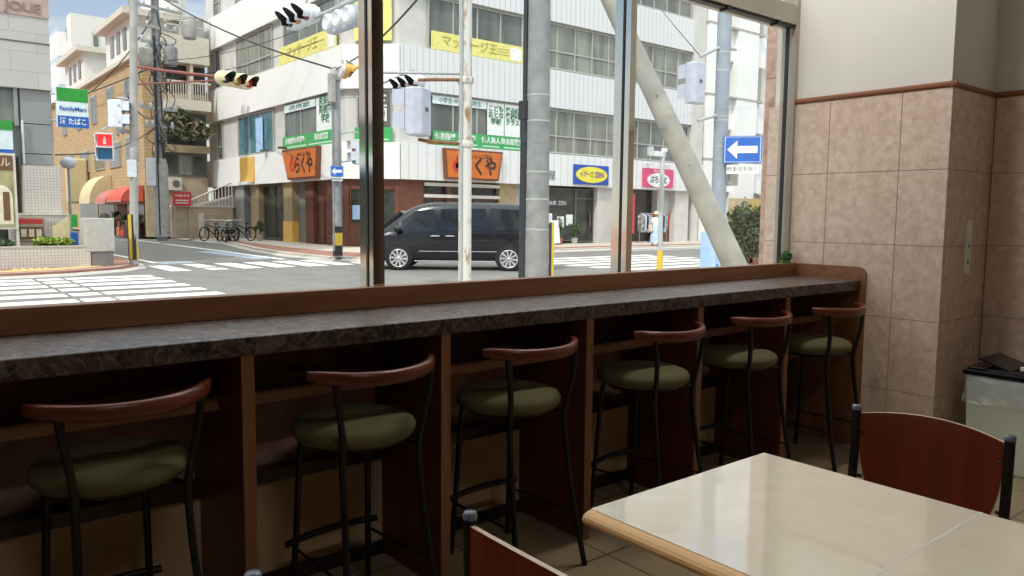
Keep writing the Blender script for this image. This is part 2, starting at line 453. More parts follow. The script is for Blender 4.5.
def text(name, s, size, loc, face, m, parent, local=False, ext=0.006, sx=1.0, align='CENTER', bold=0.0, rx=PI / 2):
    """lettering that faces a world direction: face = turn about Z (0 reads from -Y)"""
    c = bpy.data.curves.new(name, 'FONT'); c.body = s; c.size = size; c.extrude = ext; c.align_x = align; c.align_y = 'CENTER'
    c.offset = bold; c.space_line = 0.95; c.resolution_u = 3
    c.materials.append(m)
    o = bpy.data.objects.new(name, c); COL.objects.link(o); o.parent = parent
    off = Vector((0, 0, 0)) if local or parent is None else rootloc(parent)
    me = bpy.data.meshes.new_from_object(o.evaluated_get(bpy.context.evaluated_depsgraph_get()))
    bpy.data.objects.remove(o); bpy.data.curves.remove(c)
    o = bpy.data.objects.new(name, me); COL.objects.link(o); o.parent = parent
    o.location = Vector(loc) - off; o.rotation_euler = (rx, 0, face); o.scale = (sx, 1, 1)
    return o

# ------------------------------------------------------------------ camera (eye height 1.40 m above the dining-room floor)
F_PX, YAW, PITCH, ROLL = 774.51, math.radians(39.1166), math.radians(5.38529), math.radians(0.54424)
EYE = Vector((0, 0, 1.40))
fw = Vector((sin(YAW) * cos(PITCH), cos(YAW) * cos(PITCH), -sin(PITCH)))
rt = Vector((cos(YAW), -sin(YAW), 0)); up = rt.cross(fw)
R_ = rt * cos(ROLL) + up * sin(ROLL); U_ = up * cos(ROLL) - rt * sin(ROLL)
cd = bpy.data.cameras.new('camera'); cam = bpy.data.objects.new('camera', cd); COL.objects.link(cam)
cd.sensor_width = 36; cd.lens = F_PX / 1024 * 36; cd.clip_start = 0.05; cd.clip_end = 400
cam.matrix_world = Matrix(((R_.x, U_.x, -fw.x, EYE.x), (R_.y, U_.y, -fw.y, EYE.y), (R_.z, U_.z, -fw.z, EYE.z), (0, 0, 0, 1)))
SC.camera = cam

# ================================================================== ROOM
GY = 2.835            # window glass plane
WX = 4.6125           # tiled wall plane
CZ = 1.025            # counter top
def build_room():
    struct(MB().box(-3.2, 6.2, -3.6, 2.99, -0.14, 0.0).build('floor', M['floor'], local=True))
    b = MB().box(-3.2, 6.2, -3.6, 2.99, 4.2, 4.3); struct(b.build('ceiling', M['ceil']))
    struct(MB().box(-3.3, -3.2, -3.6, 2.99, -0.14, 4.3).build('wall_left', M['panelling']))
    struct(MB().box(-3.3, 6.3, -3.7, -3.6, -0.14, 4.3).build('wall_back', M['panelling']))
    # window-side wall below the sill
    struct(MB().box(-3.2, WX, 2.80, 2.95, -0.14, 1.05).build('wall_front', M['under_up']))
    # right-hand column of the room: tiled below, plaster above
    yc, zt = 1.847, 2.125
    struct(MB().box(WX + 0.012, 5.8, yc + 0.012, 2.95, -0.14, 4.25).build('wall_right', M['plaster']))
    struct(MB().box(5.23 + 0.012, 6.3, -3.6, yc + 0.02, -0.14, 4.25).build('wall_niche', M['plaster']))
    zs = [0.0, 0.383, 0.814, 1.245, 1.677, zt]
    g = 0.0022
    b = MB().mat(1)
    b.box(WX + 0.0015, WX + 0.014, yc + 0.0015, 2.99, 0, zt); b.box(WX + 0.0015, 5.24, yc + 0.0015, yc + 0.014, 0, zt)
    b.mat(0)
    ys = [yc, 2.117, 2.556, 2.99]
    for i in range(3):
        for k in range(5): b.box(WX, WX + 0.010, ys[i] + (g if i else 0), ys[i + 1] - g, zs[k] + g, zs[k + 1] - g)
    xs = [WX + 0.0101, 5.02, 5.23]
    for i in range(2):
        for k in range(5): b.box(xs[i] + (g if i else 0), xs[i + 1] - g, yc, yc + 0.010, zs[k] + g, zs[k + 1] - g)
    struct(b.build('wall_right_tile', [M['tile'], M['grout']], bevel=0.001))
    b = MB().mat(1).box(5.234, 5.244, -3.6, yc, 0, zt).mat(0)
    y = yc - 0.002
    while y > -3.5:
        for k in range(5): b.box(5.23, 5.24, y - 0.43 + g, y - g, zs[k] + g, zs[k + 1] - g)
        y -= 0.43
    struct(b.build('wall_niche_tile', [M['tile'], M['grout']]))
    # wood rail on top of the tiles: moulded section
    def rail(name, p0, p1, n):
        p0, p1, n = Vector(p0), Vector(p1), Vector(n)
        prof = [(0, 0), (0.014, 0), (0.022, 0.010), (0.022, 0.022), (0.014, 0.030), (0.008, 0.034), (0, 0.034)]
        struct(MB().prism([p0 + n * a + Vector((0, 0, zt + h)) for a, h in prof], p1 - p0).build(name, M['rail']))
    rail('trim_1', (WX + 0.012, yc - 0.022, 0), (WX + 0.012, 2.84, 0), (-1, 0, 0))
    rail('trim_2', (WX - 0.008, yc + 0.012, 0), (5.24, yc + 0.012, 0), (0, -1, 0))
    rail('trim_3', (5.242, yc, 0), (5.242, -3.6, 0), (-1, 0, 0))
    # window wall: mirror-steel mullions, transom, panes
    def mullion(name, x0, x1, z1=4.2):
        m = MB().box(x0, x1, 2.79, 2.90, 1.04, z1)
        m.mat(1).box(x0 - 0.003, x0 + 0.001, GY - 0.008, GY + 0.008, 1.04, z1).box(x1 - 0.001, x1 + 0.003, GY - 0.008, GY + 0.008, 1.04, z1)
        o = m.build(name, [M['steel'], M['gasket']]); struct(o)
    mullion('window_mullion', 1.542, 1.594); mullion('window_mullion', 3.040, 3.084)
    mullion('window_mullion', 0.0, 0.05); mullion('window_mullion', -1.55, -1.5)
    m = MB().box(4.596, WX + 0.012, 2.795, 2.90, 1.04, 4.2).mat(1).box(4.549, 4.558, GY - 0.012, GY + 0.012, 1.04, 2.62)
    struct(m.build('window_jamb', [M['steel2'], M['gasket']]))
    m = MB().box(-3.2, WX + 0.01, 2.80, 2.93, 2.622, 2.742).mat(1).box(-3.2, WX, 2.812, 2.858, 2.606, 2.622)
    for x in (3.88, 4.40): m.mat(1).box(x - 0.012, x + 0.012, 2.80, 2.86, 2.596, 2.625)
    struct(m.build('window_transom', [M['steel2'], M['gasket']]))
    k = 1
    edges = [(-3.2, -1.55), (-1.5, 0.0), (0.05, 1.542), (1.594, 3.040), (3.084, 4.55), (4.557, 4.594)]
    for (a, c) in edges:
        for (z0, z1) in ((1.05, 2.61), (2.74, 4.2)):
            struct(MB().box(a, c, GY - 0.004, GY + 0.004, z0, z1).build('window_%d' % k, M['glass'])); k += 1
build_room()

# ------------------------------------------------------------------ counter
def build_counter():
    X0, X1, Y0, Y1 = -1.6, 4.591, 2.30, 2.728
    c = empty('window_counter', ((X0 + X1) / 2, (Y0 + Y1) / 2, 0), 'long bar counter with a brown marble-look top running under the street window', 'counter')
    b = MB().box(X0, 2.275, Y0, Y1 + 0.03, CZ - 0.058, CZ); b.build('worktop', M['marble'], c, bevel=0.004)
    MB().box(2.2765, X1, Y0, Y1 + 0.03, CZ - 0.058, CZ).build('worktop', M['marble'], c, bevel=0.004)
    MB().box(X0, 4.59, Y1, Y1 + 0.055, CZ + 0.0005, 1.108).build('upstand', M['wood'], c, bevel=0.003)
    # end panel with rounded top front corner, standing up past the worktop
    pts = [(Y0 - 0.03, 0.0), (Y0 - 0.03, 1.055)]
    for i in range(9):
        a = PI - i * PI / 16
        pts.append((Y0 + 0.022 + 0.052 * cos(a), 1.055 + 0.052 * sin(a)))
    pts += [(Y1 + 0.06, 1.108), (Y1 + 0.06, 0.0)]
    MB().prism([(4.5915, y, z) for y, z in pts], (0.0195, 0, 0)).build('end_panel', M['wood'], c, bevel=0.002)
    for x in (-0.70, 0.055, 0.843, 1.570, 2.305, 3.055, 3.818):
        p = MB().box(x - 0.019, x + 0.019, Y0 + 0.012, 2.80, 0.0, CZ - 0.058).build('partition', M['wood_dark'], c)
        MB().box(x - 0.02, x + 0.02, Y0 + 0.006, Y0 + 0.0125, 0.0, CZ - 0.0585).build('edge_strip', M['wood_edge'], p, label='lighter wood edge strip')
    xs = [-1.6, -0.70, 0.055, 0.843, 1.570, 2.305, 3.055, 3.818, 4.5915]
    for a, d in zip(xs[:-1], xs[1:]):
        a, d = a + 0.0195, d - 0.0195
        s = MB().box(a, d, 2.545, 2.80, 0.775, 0.795).build('shelf', M['wood_dark'], c)
        MB().box(a, d, 2.525, 2.545, 0.758, 0.800).build('shelf_rail', M['wood'], s)
        MB().box(a, d, 2.745, 2.80, 0.0, 0.405).build('kick_panel', M['under'], c)
        MB().box(a, d, 2.722, 2.80, 0.405, 0.452).build('stone_ledge', M['ledge'], c)
        MB().box(a, d, 2.728, 2.745, 0.0, 0.055).build('plinth', M['ledge'], c)
build_counter()

# ------------------------------------------------------------------ stools
def make_stool():
    r = empty('bar_stool', (0, 0, 0), '', 'stool', 'bar stools along the window counter')
    HS = 0.672
    prof = [(0.0, HS - 0.038), (0.17, HS - 0.038), (0.197, HS - 0.032), (0.210, HS - 0.015), (0.212, HS + 0.002), (0.203, HS + 0.018),
            (0.175, HS + 0.030), (0.12, HS + 0.037), (0.06, HS + 0.040), (0.0, HS + 0.041)]
    MB().lathe(prof, seg=40).build('seat', M['fabric'], r, local=True)
    f = MB().lathe([(0.0, HS - 0.052), (0.165, HS - 0.052), (0.165, HS - 0.0385), (0.0, HS - 0.0385)], seg=32, smooth=False)
    f.build('seat_plate', M['black'], r, local=True)
    for s in (-1, 1):
        pts = [(s * .135, .125, HS - .045), (s * .140, .138, .5), (s * .146, .150, .3), (s * .158, .172, .0)]
        MB().tube(smooth_pts(pts, 4), .0115, 10).build('leg', M['black'], r, local=True)
        pts = [(s * .184, -.196, .872), (s * .170, -.196, .78), (s * .150, -.180, .66), (s * .148, -.172, .58), (s * .152, -.190, .42),
               (s * .165, -.222, .22), (s * .180, -.268, .0)]
        o = MB().tube(smooth_pts(pts, 4), .0115, 10).build('leg', M['black'], r, local=True)
        MB().tube([(s * .147, .152, .215), (s * .163, -.222, .215)], .0055, 8).build('stretcher', M['black'], r, local=True)
        MB().tube([(s * .147, -.172, HS - .05), (s * .09, -.06, HS - .045)], .008, 8).build('seat_bracket', M['black'], r, local=True)
    pts = [(-.185, .150, .243), (-.10, .166, .246), (0, .172, .247), (.10, .166, .246), (.185, .150, .243)]
    MB().tube(smooth_pts(pts, 4), .0125, 10).build('footrest', M['black'], r, local=True)
    # bowed wooden back rail: deep in the middle, turned forward at both ends
    n = 22; vs = []; sec = []
    for i in range(n + 1):
        t = -1 + 2 * i / n
        a = t * 1.12
        x = .238 * sin(a) / sin(1.12); y = -.258 + .135 * (1 - cos(a)) / (1 - cos(1.12))
        w = .030 * (1 - .45 * abs(t) ** 6); h = .046 * (1 - .35 * abs(t) ** 8)
        nx, ny = sin(a), -cos(a)
        zc = .882 + .012 * t * t
        ring = []
        for k in range(10):
            q = 2 * PI * k / 10
            cx = cos(q); cz = sin(q)
            ex = math.copysign(abs(cx) ** .6, cx) * w / 2; ez = math.copysign(abs(cz) ** .6, cz) * h / 2
            ring.append((x + nx * ex, y + ny * ex, zc + ez))
        sec.append(ring)
    b = MB(); vs = [p for rg in sec for p in rg]; fs = []
    for i in range(n):
        for k in range(10):
            l = (k + 1) % 10
            fs.append((i * 10 + k, i * 10 + l, (i + 1) * 10 + l, (i + 1) * 10 + k))
    b.add(vs, fs, True); b.add(sec[0], [tuple(range(10))]); b.add(sec[-1], [tuple(range(10))])
    b.build('backrest', M['bow'], r, local=True)
    return r

def smooth_pts(P, k):
    P = [Vector(p) for p in P]; out = []
    for i in range(len(P) - 1):
        p0 = P[max(i - 1, 0)]; p1 = P[i]; p2 = P[i + 1]; p3 = P[min(i + 2, len(P) - 1)]
        for j in range(k):
            t = j / k
            out.append(0.5 * ((2 * p1) + (p2 - p0) * t + (2 * p0 - 5 * p1 + 4 * p2 - p3) * t * t + (3 * p1 - p0 - 3 * p2 + p3) * t ** 3))
    out.append(P[-1]); return out

STOOLS = [(0.483, 2.427, 0.108, 'leftmost bar stool with olive seat, in the darkest bay, feet cut off'),
          (1.238, 2.383, 0.065, 'bar stool with olive seat, second along the counter from the dark end'),
          (1.932, 2.393, 0.060, 'bar stool with olive seat, third along the counter, just left of the cream table corner'),
          (2.709, 2.361, 0.085, 'bar stool with olive seat, fourth along, behind the window-side edge of the cream table'),
          (3.466, 2.387, 0.022, 'bar stool with olive seat, second from the tiled wall'),
          (4.184, 2.360, 0.0, 'bar stool with olive seat, last one, against the rounded end panel by the tiled wall')]
s0 = make_stool()
for i, (x, y, a, lb) in enumerate(STOOLS):
    s = s0 if i == 0 else copy_tree(s0)
    s.location = (x, y, 0); s.rotation_euler = (0, 0, a); s['label'] = lb

# ------------------------------------------------------------------ tables
def table(y0, y1, label):
    x0, x1, zt = 1.240, 1.959, 0.72
    r = empty('dining_table', ((x0 + x1) / 2, (y0 + y1) / 2, 0), label, 'table', 'cream dining tables pushed end to end')
    MB().box(x0 + 0.012, x1 - 0.002, y0 + 0.001, y1, zt - 0.006, zt).build('tabletop', M['table'], r, bevel=0.0012)
    MB().box(x0 + 0.012, x1 - 0.012, y0 + 0.001, y1 - 0.004, zt - 0.034, zt - 0.006).build('core', M['bull'], r)
    for xe, s in ((x0, -1), (x1, 1)):
        b = MB(); prof = []
        for i in range(9):
            a = -PI / 2 + PI * i / 8
            prof.append((xe - s * 0.014 + s * (0.032 if s < 0 else 0.016) * cos(a), zt - 0.0195 + 0.0175 * sin(a)))
        b.prism([(x, y0 + 0.001, z) for x, z in prof], (0, y1 - y0 - 0.002, 0))
        b.build('edge_moulding', M['bull'], r)
    cx, cy = (x0 + x1) / 2, (y0 + y1) / 2
    MB().lathe([(0.03, 0.03), (0.03, zt - 0.04)], (cx, cy, 0), 16).build('column', M['black'], r)
    MB().lathe([(0.24, 0.0), (0.24, 0.012), (0.20, 0.022), (0.035, 0.034)], (cx, cy, 0), 28).build('base_plate', M['black'], r)
    MB().box(cx - .22, cx + .22, cy - .03, cy + .03, zt - .044, zt - .034).build('support_plate', M['black'], r)
    return r
t1 = table(0.6665, 1.240, 'cream dining table whose far corner reaches toward the stools, window reflected in its top')
t2 = table(0.090, 0.6615, 'cream dining table joined to the first, mostly out of view at the lower right')
MB().box(1.252, 1.957, 0.660, 0.668, 0.712, 0.7203).build('joint_strip', M['tseam'], t1)

# ------------------------------------------------------------------ chairs
def make_chair():
    r = empty('dining_chair', (0, 0, 0), '', 'chair', 'wooden-backed dining chairs')
    H = 0.82
    for s in (-1, 1):
        pts = [(s * .212, -.19, H - .004), (s * .212, -.185, .62), (s * .210, -.165, .46), (s * .208, -.175, .3), (s * .206, -.215, .012)]
        b = MB(); P = smooth_pts(pts, 4)
        b.tube(P, .0135, 12); leg = b.build('leg', M['black'], r, local=True)
        MB().lathe([(.0145, H - .012), (.0145, H - .002), (.012, H + .002), (0, H + .003)], (s * .212, -.19, 0), 14).build('end_cap', M['cap'], leg, local=True, label='glossy end cap')
        MB().lathe([(.016, 0), (.016, .014), (.0137, .02)], (s * .206, -.215, 0), 12).build('foot_glide', M['black'], leg, local=True)
        pts = [(s * .19, .19, .425), (s * .195, .195, .2), (s * .2, .205, .012)]
        leg = MB().tube(pts, .0125, 12).build('leg', M['black'], r, local=True)
        MB().lathe([(.016, 0), (.016, .014), (.0127, .02)], (s * .2, .205, 0), 12).build('foot_glide', M['black'], leg, local=True)
        MB().tube([(s * .209, -.165, .425), (s * .19, .19, .425)], .011, 10).build('seat_rail', M['black'], r, local=True)
    b = MB().box(-.2, .2, -.16, .215, .437, .452); b.build('seat', M['ply'], r, local=True, bevel=.006)
    # plywood back: arched top edge, sides drawn in toward the bottom, bowed backward
    n, mrows = 16, 8; T = .011; g = []
    for i in range(n + 1):
        u = -1 + 2 * i / n; col = []
        for j in range(mrows + 1):
            v = j / mrows
            q = min(1, v / .8); half = .138 + .062 * q * (2 - q)
            top = H - .022 + .022 * (1 - u * u)
            z = .50 + (top - .50) * v
            yb = -.188 - .034 * (1 - u * u)
            col.append((u * half, yb, z))
        g.append(col)
    b = MB(); F = [p for c in g for p in c]; B = [(p[0], p[1] - T, p[2]) for p in F]; w = mrows + 1
    fs = [];
    for i in range(n):
        for j in range(mrows):
            fs.append((i * w + j, (i + 1) * w + j, (i + 1) * w + j + 1, i * w + j + 1))
    b.mat(0).add(F, fs, True); b.add(B, [tuple(reversed(q)) for q in fs], True)
    rim = [i * w for i in range(n + 1)] + [n * w + j for j in range(1, w)] + [i * w + mrows for i in range(n - 1, -1, -1)] + [j for j in range(mrows - 1, 0, -1)]
    b.mat(1)
    for a, c in zip(rim, rim[1:] + rim[:1]): b.add([F[a], F[c], B[c], B[a]], [(0, 1, 2, 3)])
    b.build('backrest', [M['ply'], M['ply_edge']], r, local=True)
    for s in (-1, 1):
        for z in (.60, .74): MB().tube([(s * .205, -.192, z), (s * .188, -.196, z)], .006, 8).build('screw', M['black'], r, local=True)
    return r
c0 = make_chair()
CH = [(2.14, 0.945, PI / 2, 'reddish wooden-backed chair at the far side of the cream table, its curved back facing us'),
      (1.055, 0.975, -PI / 2, 'wooden-backed chair before the cream table, only its arched top edge and one end cap showing'),
      (0.246, 0.98, PI / 2, 'dining chair of which only one round end cap shows at the bottom of the picture')]
for i, (x, y, a, lb) in enumerate(CH):
    c = c0 if i == 0 else copy_tree(c0)
    c.location = (x, y, 0); c.rotation_euler = (0, 0, a); c['label'] = lb

# ------------------------------------------------------------------ bin, switch plate, little plant
def build_bin():
    x0, x1, y0, y1, h = 4.72, 5.10, 1.22, 1.73, 0.53
    r = empty('waste_bin', ((x0 + x1) / 2, (y0 + y1) / 2, 0), 'pale green square waste bin with black lid in the tiled corner', 'bin')
    b = MB(); cx, cy = (x0 + x1) / 2, (y0 + y1) / 2
    lo = [(x0 + .02, y0 + .02), (x1 - .02, y0 + .02), (x1 - .02, y1 - .02), (x0 + .02, y1 - .02)]; hi = [(x0, y0), (x1, y0), (x1, y1), (x0, y1)]
    b.add([(x, y, 0) for x, y in lo] + [(x, y, h) for x, y in hi], [(3, 2, 1, 0), (4, 5, 6, 7), (0, 1, 5, 4), (1, 2, 6, 5), (2, 3, 7, 6), (3, 0, 4, 7)])
    b.build('body', M['bin'], r, bevel=.012)
    l = MB().box(x0 - .012, x1 + .012, y0 - .012, y1 + .012, h, h + .030)
    l.box(x0 + .005, x1 - .005, y0 + .005, y0 + .11, h + .03, h + .046).box(x0 + .005, x1 - .005, y1 - .10, y1 - .005, h + .03, h + .046)
    l.box(x0 + .005, x0 + .05, y0 + .11, y1 - .10, h + .03, h + .040).box(x1 - .05, x1 - .005, y0 + .11, y1 - .10, h + .03, h + .046)
    lid = l.build('lid', M['binlid'], r, bevel=.006)
    # raised flaps over the opening
    b = MB(); b.obox((cx + .02, cy + .13, h + .060), (.30, .17, .010), 0, .30); b.build('flap', M['binlid'], lid)
    b = MB(); b.obox((cx + .02, cy - .06, h + .078), (.30, .16, .010), 0, -.35); b.build('flap', M['binlid'], lid)
    b = MB(); b.obox((cx - .10, cy - .015, h + .062), (.10, .055, .006), .3, -.2); b.build('label_card', M['plate'], lid, label='pale card on the lid')
    # clear liner folded down over the rim
    b = MB(); n = 40; per = []
    w, d = x1 - x0, y1 - y0
    for i in range(n):
        t = i / n * (2 * (w + d))
        if t < w: p = (x0 + t, y0)
        elif t < w + d: p = (x1, y0 + t - w)
        elif t < 2 * w + d: p = (x1 - (t - w - d), y1)
        else: p = (x0, y1 - (t - 2 * w - d))
        per.append(p)
    rows = [(h - .002, .004), (h - .03, .009), (h - .07, .008), (h - .11, .012), (h - .145, .018), (h - .16, .014)]
    vs = []
    for k, (z, o) in enumerate(rows):
        for i, (x, y) in enumerate(per):
            dx, dy = (x - cx) / (w / 2), (y - cy) / (d / 2)
            j = random.uniform(.0, .016) * (k / 3)
            vs.append((x + math.copysign(o + j, dx) * (abs(dx) > .98), y + math.copysign(o + j, dy) * (abs(dy) > .98), z + random.uniform(-.008, .008) * (k > 3)))
    fs = [(k * n + i, k * n + (i + 1) % n, (k + 1) * n + (i + 1) % n, (k + 1) * n + i) for k in range(len(rows) - 1) for i in range(n)]
    b.add(vs, fs, False); b.build('bin_liner', M['bag'], r, label='clear plastic liner hanging over the rim')
build_bin()

def build_small():
    y = 1.847
    r = empty('switch_plate', (4.945, y, 1.08), 'tall narrow pale switch plate on the shaded tiled wall', 'switch plate')
    MB().box(4.895, 4.985, y - .009, y, 1.075, 1.395).build('plate', M['plate'], r, bevel=.003)
    for z in (1.245, 1.150): MB().box(4.932, 4.948, y - .0125, y - .009, z - .009, z + .009).build('button', M['greytxt'], r)
    p = empty('artificial_plant', (4.548, 2.80, 1.108), 'little green ball-shaped artificial plant in the window corner behind the counter', 'plant')
    b = MB()
    for i in range(300):
        u = random.uniform(-1, 1); a = random.uniform(0, 2 * PI); rr = .034
        n = Vector((math.sqrt(1 - u * u) * cos(a), math.sqrt(1 - u * u) * sin(a), u)); c = Vector((4.545, 2.775, 1.148)) + n * rr * random.uniform(.75, 1)
        t = n.orthogonal().normalized(); t.rotate(Matrix.Rotation(random.uniform(0, 6), 3, n)); s = n.cross(t)
        b.add([c - t * .003, c + s * .005 + n * .005, c + t * .003 + n * .008, c - s * .005 + n * .005], [(0, 1, 2, 3)])
    b.lathe([(0, -.027), (.016, -.022), (.027, 0), (.016, .022), (0, .027)], (4.545, 2.775, 1.148), 12)
    b.build('foliage_ball', M['topi'], p, recalc=False)
    b = MB()
    for i in range(160):
        a = random.uniform(0, 2 * PI); c = Vector((4.530 + random.uniform(-.04, .03), 2.765 + random.uniform(-.018, .025), 1.108))
        d = Vector((cos(a) * .012, sin(a) * .012, random.uniform(.010, .026))); s = Vector((-sin(a), cos(a), 0)) * .0025
        b.add([c - s, c + s, c + d], [(0, 1, 2)])
    b.build('grass_base', M['topi2'], p, recalc=False)
build_small()

# ================================================================== STREET
RZ = -0.12
def flat(name, poly, z, m, th=0.004):
    return struct(MB().prism([(x, y, z - th) for x, y in poly], (0, 0, th)).build(name, m))
def slope_kerb(b, o0, o1, i1, i0):
    '''kerb stone whose top falls from the paving to the road'''
    k = 1.9
    e0 = (i0[0] + (o0[0] - i0[0]) * k, i0[1] + (o0[1] - i0[1]) * k); e1 = (i1[0] + (o1[0] - i1[0]) * k, i1[1] + (o1[1] - i1[1]) * k)
    vs = [(*e0, -.2), (*e1, -.2), (*i1, -.2), (*i0, -.2), (*e0, -.105), (*e1, -.105), (*i1, .006), (*i0, .006)]
    b.add(vs, [(3, 2, 1, 0), (4, 5, 6, 7), (0, 1, 5, 4), (1, 2, 6, 5), (2, 3, 7, 6), (3, 0, 4, 7)])
def build_ground():
    flat('street', [(-60, 6), (120, 6), (120, 140), (-60, 140)], RZ, M['asphalt'], 0.2)
    flat('sidewalk_near', [(-60, 2.95), (120, 2.95), (120, 8.75), (-60, 8.75)], 0.0, M['pave'], 0.14)
    flat('kerb_near', [(-60, 8.75), (120, 8.75), (120, 8.92), (-60, 8.92)], 0.004, M['kerb'], 0.14)
    main = [(13.0, 44), (12.8, 37.3), (11.4, 30), (11.0, 26), (11.2, 23.2), (11.9, 22.3), (13.5, 22.2), (16, 22.7), (20, 23.7), (26, 24.1), (120, 24.3), (120, 60), (13, 60)]
    flat('sidewalk_main', main, 0.0, M['pave'], 0.14)
    # kerb stones and red paving band along the main corner
    inner = [(13.25, 44), (13.05, 37.3), (11.65, 30), (11.25, 26.1), (11.42, 23.4), (12.0, 22.6), (13.5, 22.45), (16, 22.95), (20, 23.95), (26, 24.35), (120, 24.55)]
    outer = main[:11]
    b = MB()
    for i in range(10): slope_kerb(b, outer[i], outer[i + 1], inner[i + 1], inner[i])
    struct(b.build('kerb_main', M['kerb']))
    red = [(13.6, 44), (13.4, 37.3), (12.9, 30.5), (12.9, 26.5), (13.2, 25.2), (14.2, 24.6), (16.5, 24.7), (20, 25.2), (26, 25.5), (120, 25.7)]
    b = MB()
    for i in range(9): b.prism([(inner[i][0], inner[i][1], -.01), (inner[i + 1][0], inner[i + 1][1], -.01), (red[i + 1][0], red[i + 1][1], -.01), (red[i][0], red[i][1], -.01)], (0, 0, .014))
    struct(b.build('sidewalk_red_band', M['redpave']))
    left = [(-60, 20.2), (1.9, 20.25), (3.3, 20.5), (4.6, 21.3), (5.3, 22.4), (5.6, 24), (5.6, 140), (-60, 140)]
    flat('sidewalk_left', left, 0.0, M['redpave'], 0.14)
    inn = [(-60, 20.42), (1.85, 20.45), (3.2, 20.7), (4.45, 21.45), (5.1, 22.5), (5.4, 24), (5.4, 140)]
    b = MB()
    for i in range(6): slope_kerb(b, left[i], left[i + 1], inn[i + 1], inn[i])
    struct(b.build('kerb_left', M['kerb']))
    # yellow tactile blocks round the left corner
    o1 = [(-20, 20.75), (1.8, 20.8), (3.1, 21.0), (4.1, 21.65), (4.72, 22.5)]; o2 = [(-20, 21.15), (1.75, 21.2), (2.95, 21.4), (3.8, 21.95), (4.3, 22.7)]
    b = MB()
    for i in range(4): b.prism([(o1[i][0], o1[i][1], -.01), (o1[i + 1][0], o1[i + 1][1], -.01), (o2[i + 1][0], o2[i + 1][1], -.01), (o2[i][0], o2[i][1], -.01)], (0, 0, .0155))
    for k in range(5): b.box(2.35 + k * .16, 2.45 + k * .16, 21.2, 21.75, -.01, .0152)
    struct(b.build('sidewalk_tactile', M['yellowpave']))
    flat('sidewalk_violet_tile', [(1.0, 21.2), (2.1, 21.2), (2.1, 21.7), (1.0, 21.7)], 0.005, M['violet'], 0.01)
    # zebra crossings and lines
    z = RZ
    b = MB()
    for yc in (19.67, 18.83, 17.9, 16.92, 15.87, 14.8, 13.75, 12.7, 11.7, 10.7):
        for (a, c) in ((-2.0, 2.52), (2.60, 3.07), (3.15, 4.94)): b.box(a, c, yc - .25, yc + .25, z - .01, z + .004)
    struct(b.build('road_crossing_left', M['paint']))
    b = MB()
    for (a, c, y0, y1) in ((5.72, 6.22, 20.9, 23.2), (6.72, 7.2, 21.9, 23.5), (6.72, 7.2, 20.9, 21.5), (7.62, 8.16, 20.95, 23.5), (8.5, 9.1, 20.9, 23.5), (9.45, 10.1, 20.9, 23.6), (10.4, 10.95, 20.95, 23.7)):
        b.box(a, c, y0, y1, z - .01, z + .004)
    b.box(11.3, 12.0, 20.9, 22.0, z - .01, z + .004)
    struct(b.build('road_crossing_side', M['paint']))
    b = MB()
    for i in range(11):
        yc = 20.2 - i * 1.02
        b.box(16.2, 23.5, yc - .24, yc + .24, z - .01, z + .004)
    struct(b.build('road_crossing_right', M['paint']))
    b = MB()
    ln = [(10.5, 44, .16), (10.45, 31, .2), (10.35, 28.4, .25), (10.3, 24.4, .25)]
    for p, q in zip(ln, ln[1:]): b.prism([(p[0] - p[2], p[1], z - .01), (p[0], p[1], z - .01), (q[0], q[1], z - .01), (q[0] - q[2], q[1], z - .01)], (0, 0, .014))
    b.box(-20, 1.5, 19.98, 20.12, z - .01, z + .003); b.box(24.5, 90, 23.2, 23.36, z - .01, z + .004); b.box(24.5, 90, 16.4, 16.55, z - .01, z + .004)
    b.box(6.2, 6.35, 24.5, 60, z - .01, z + .004)
    struct(b.build('road_lines', M['paint']))
    b = MB().box(6.3, 7.3, 24.0, 24.8, z - .01, z + .003).box(9.4, 10.0, 25, 31, z - .01, z + .003)
    struct(b.build('road_blue_marks', M['bluepaint']))
build_ground()

# ------------------------------------------------------------------ main office building
BY = 28.3; LX = 15.23; CX = 16.95; CYY = 30.02; LY1 = 47.5; RX1 = 37.0
# wall runs: name -> (origin, direction along the wall as read from outside, outward normal, text turn)
RUN_R = (Vector((CX, BY, 0)), Vector((1, 0, 0)), Vector((0, -1, 0)), 0.0)
_d = Vector((CX - LX, BY - CYY, 0)); CHL = _d.length
RUN_C = (Vector((LX, CYY, 0)), _d.normalized(), Vector((-1, -1, 0)).normalized(), -PI / 4)
RUN_L = (Vector((LX, LY1, 0)), Vector((0, -1, 0)), Vector((-1, 0, 0)), -PI / 2)

def wbox(b, run, s0, s1, z0, z1, d0, d1):
    """box on a wall: s along it, d outward from it"""
    o, t, n, _ = run
    P = [o + t * s + n * d for s, d in ((s0, d0), (s1, d0), (s1, d1), (s0, d1))]
    return b.prism([(p.x, p.y, z0) for p in P], (0, 0, z1 - z0))
def wpt(run, s, z, d):
    o, t, n, _ = run
    p = o + t * s + n * d
    return Vector((p.x, p.y, z))
def wtext(name, run, s, z, d, string, size, m, parent, sx=1.0, bold=0.0):
    return text(name, string, size, wpt(run, s, z, d), run[3], m, parent, sx=sx, bold=bold)

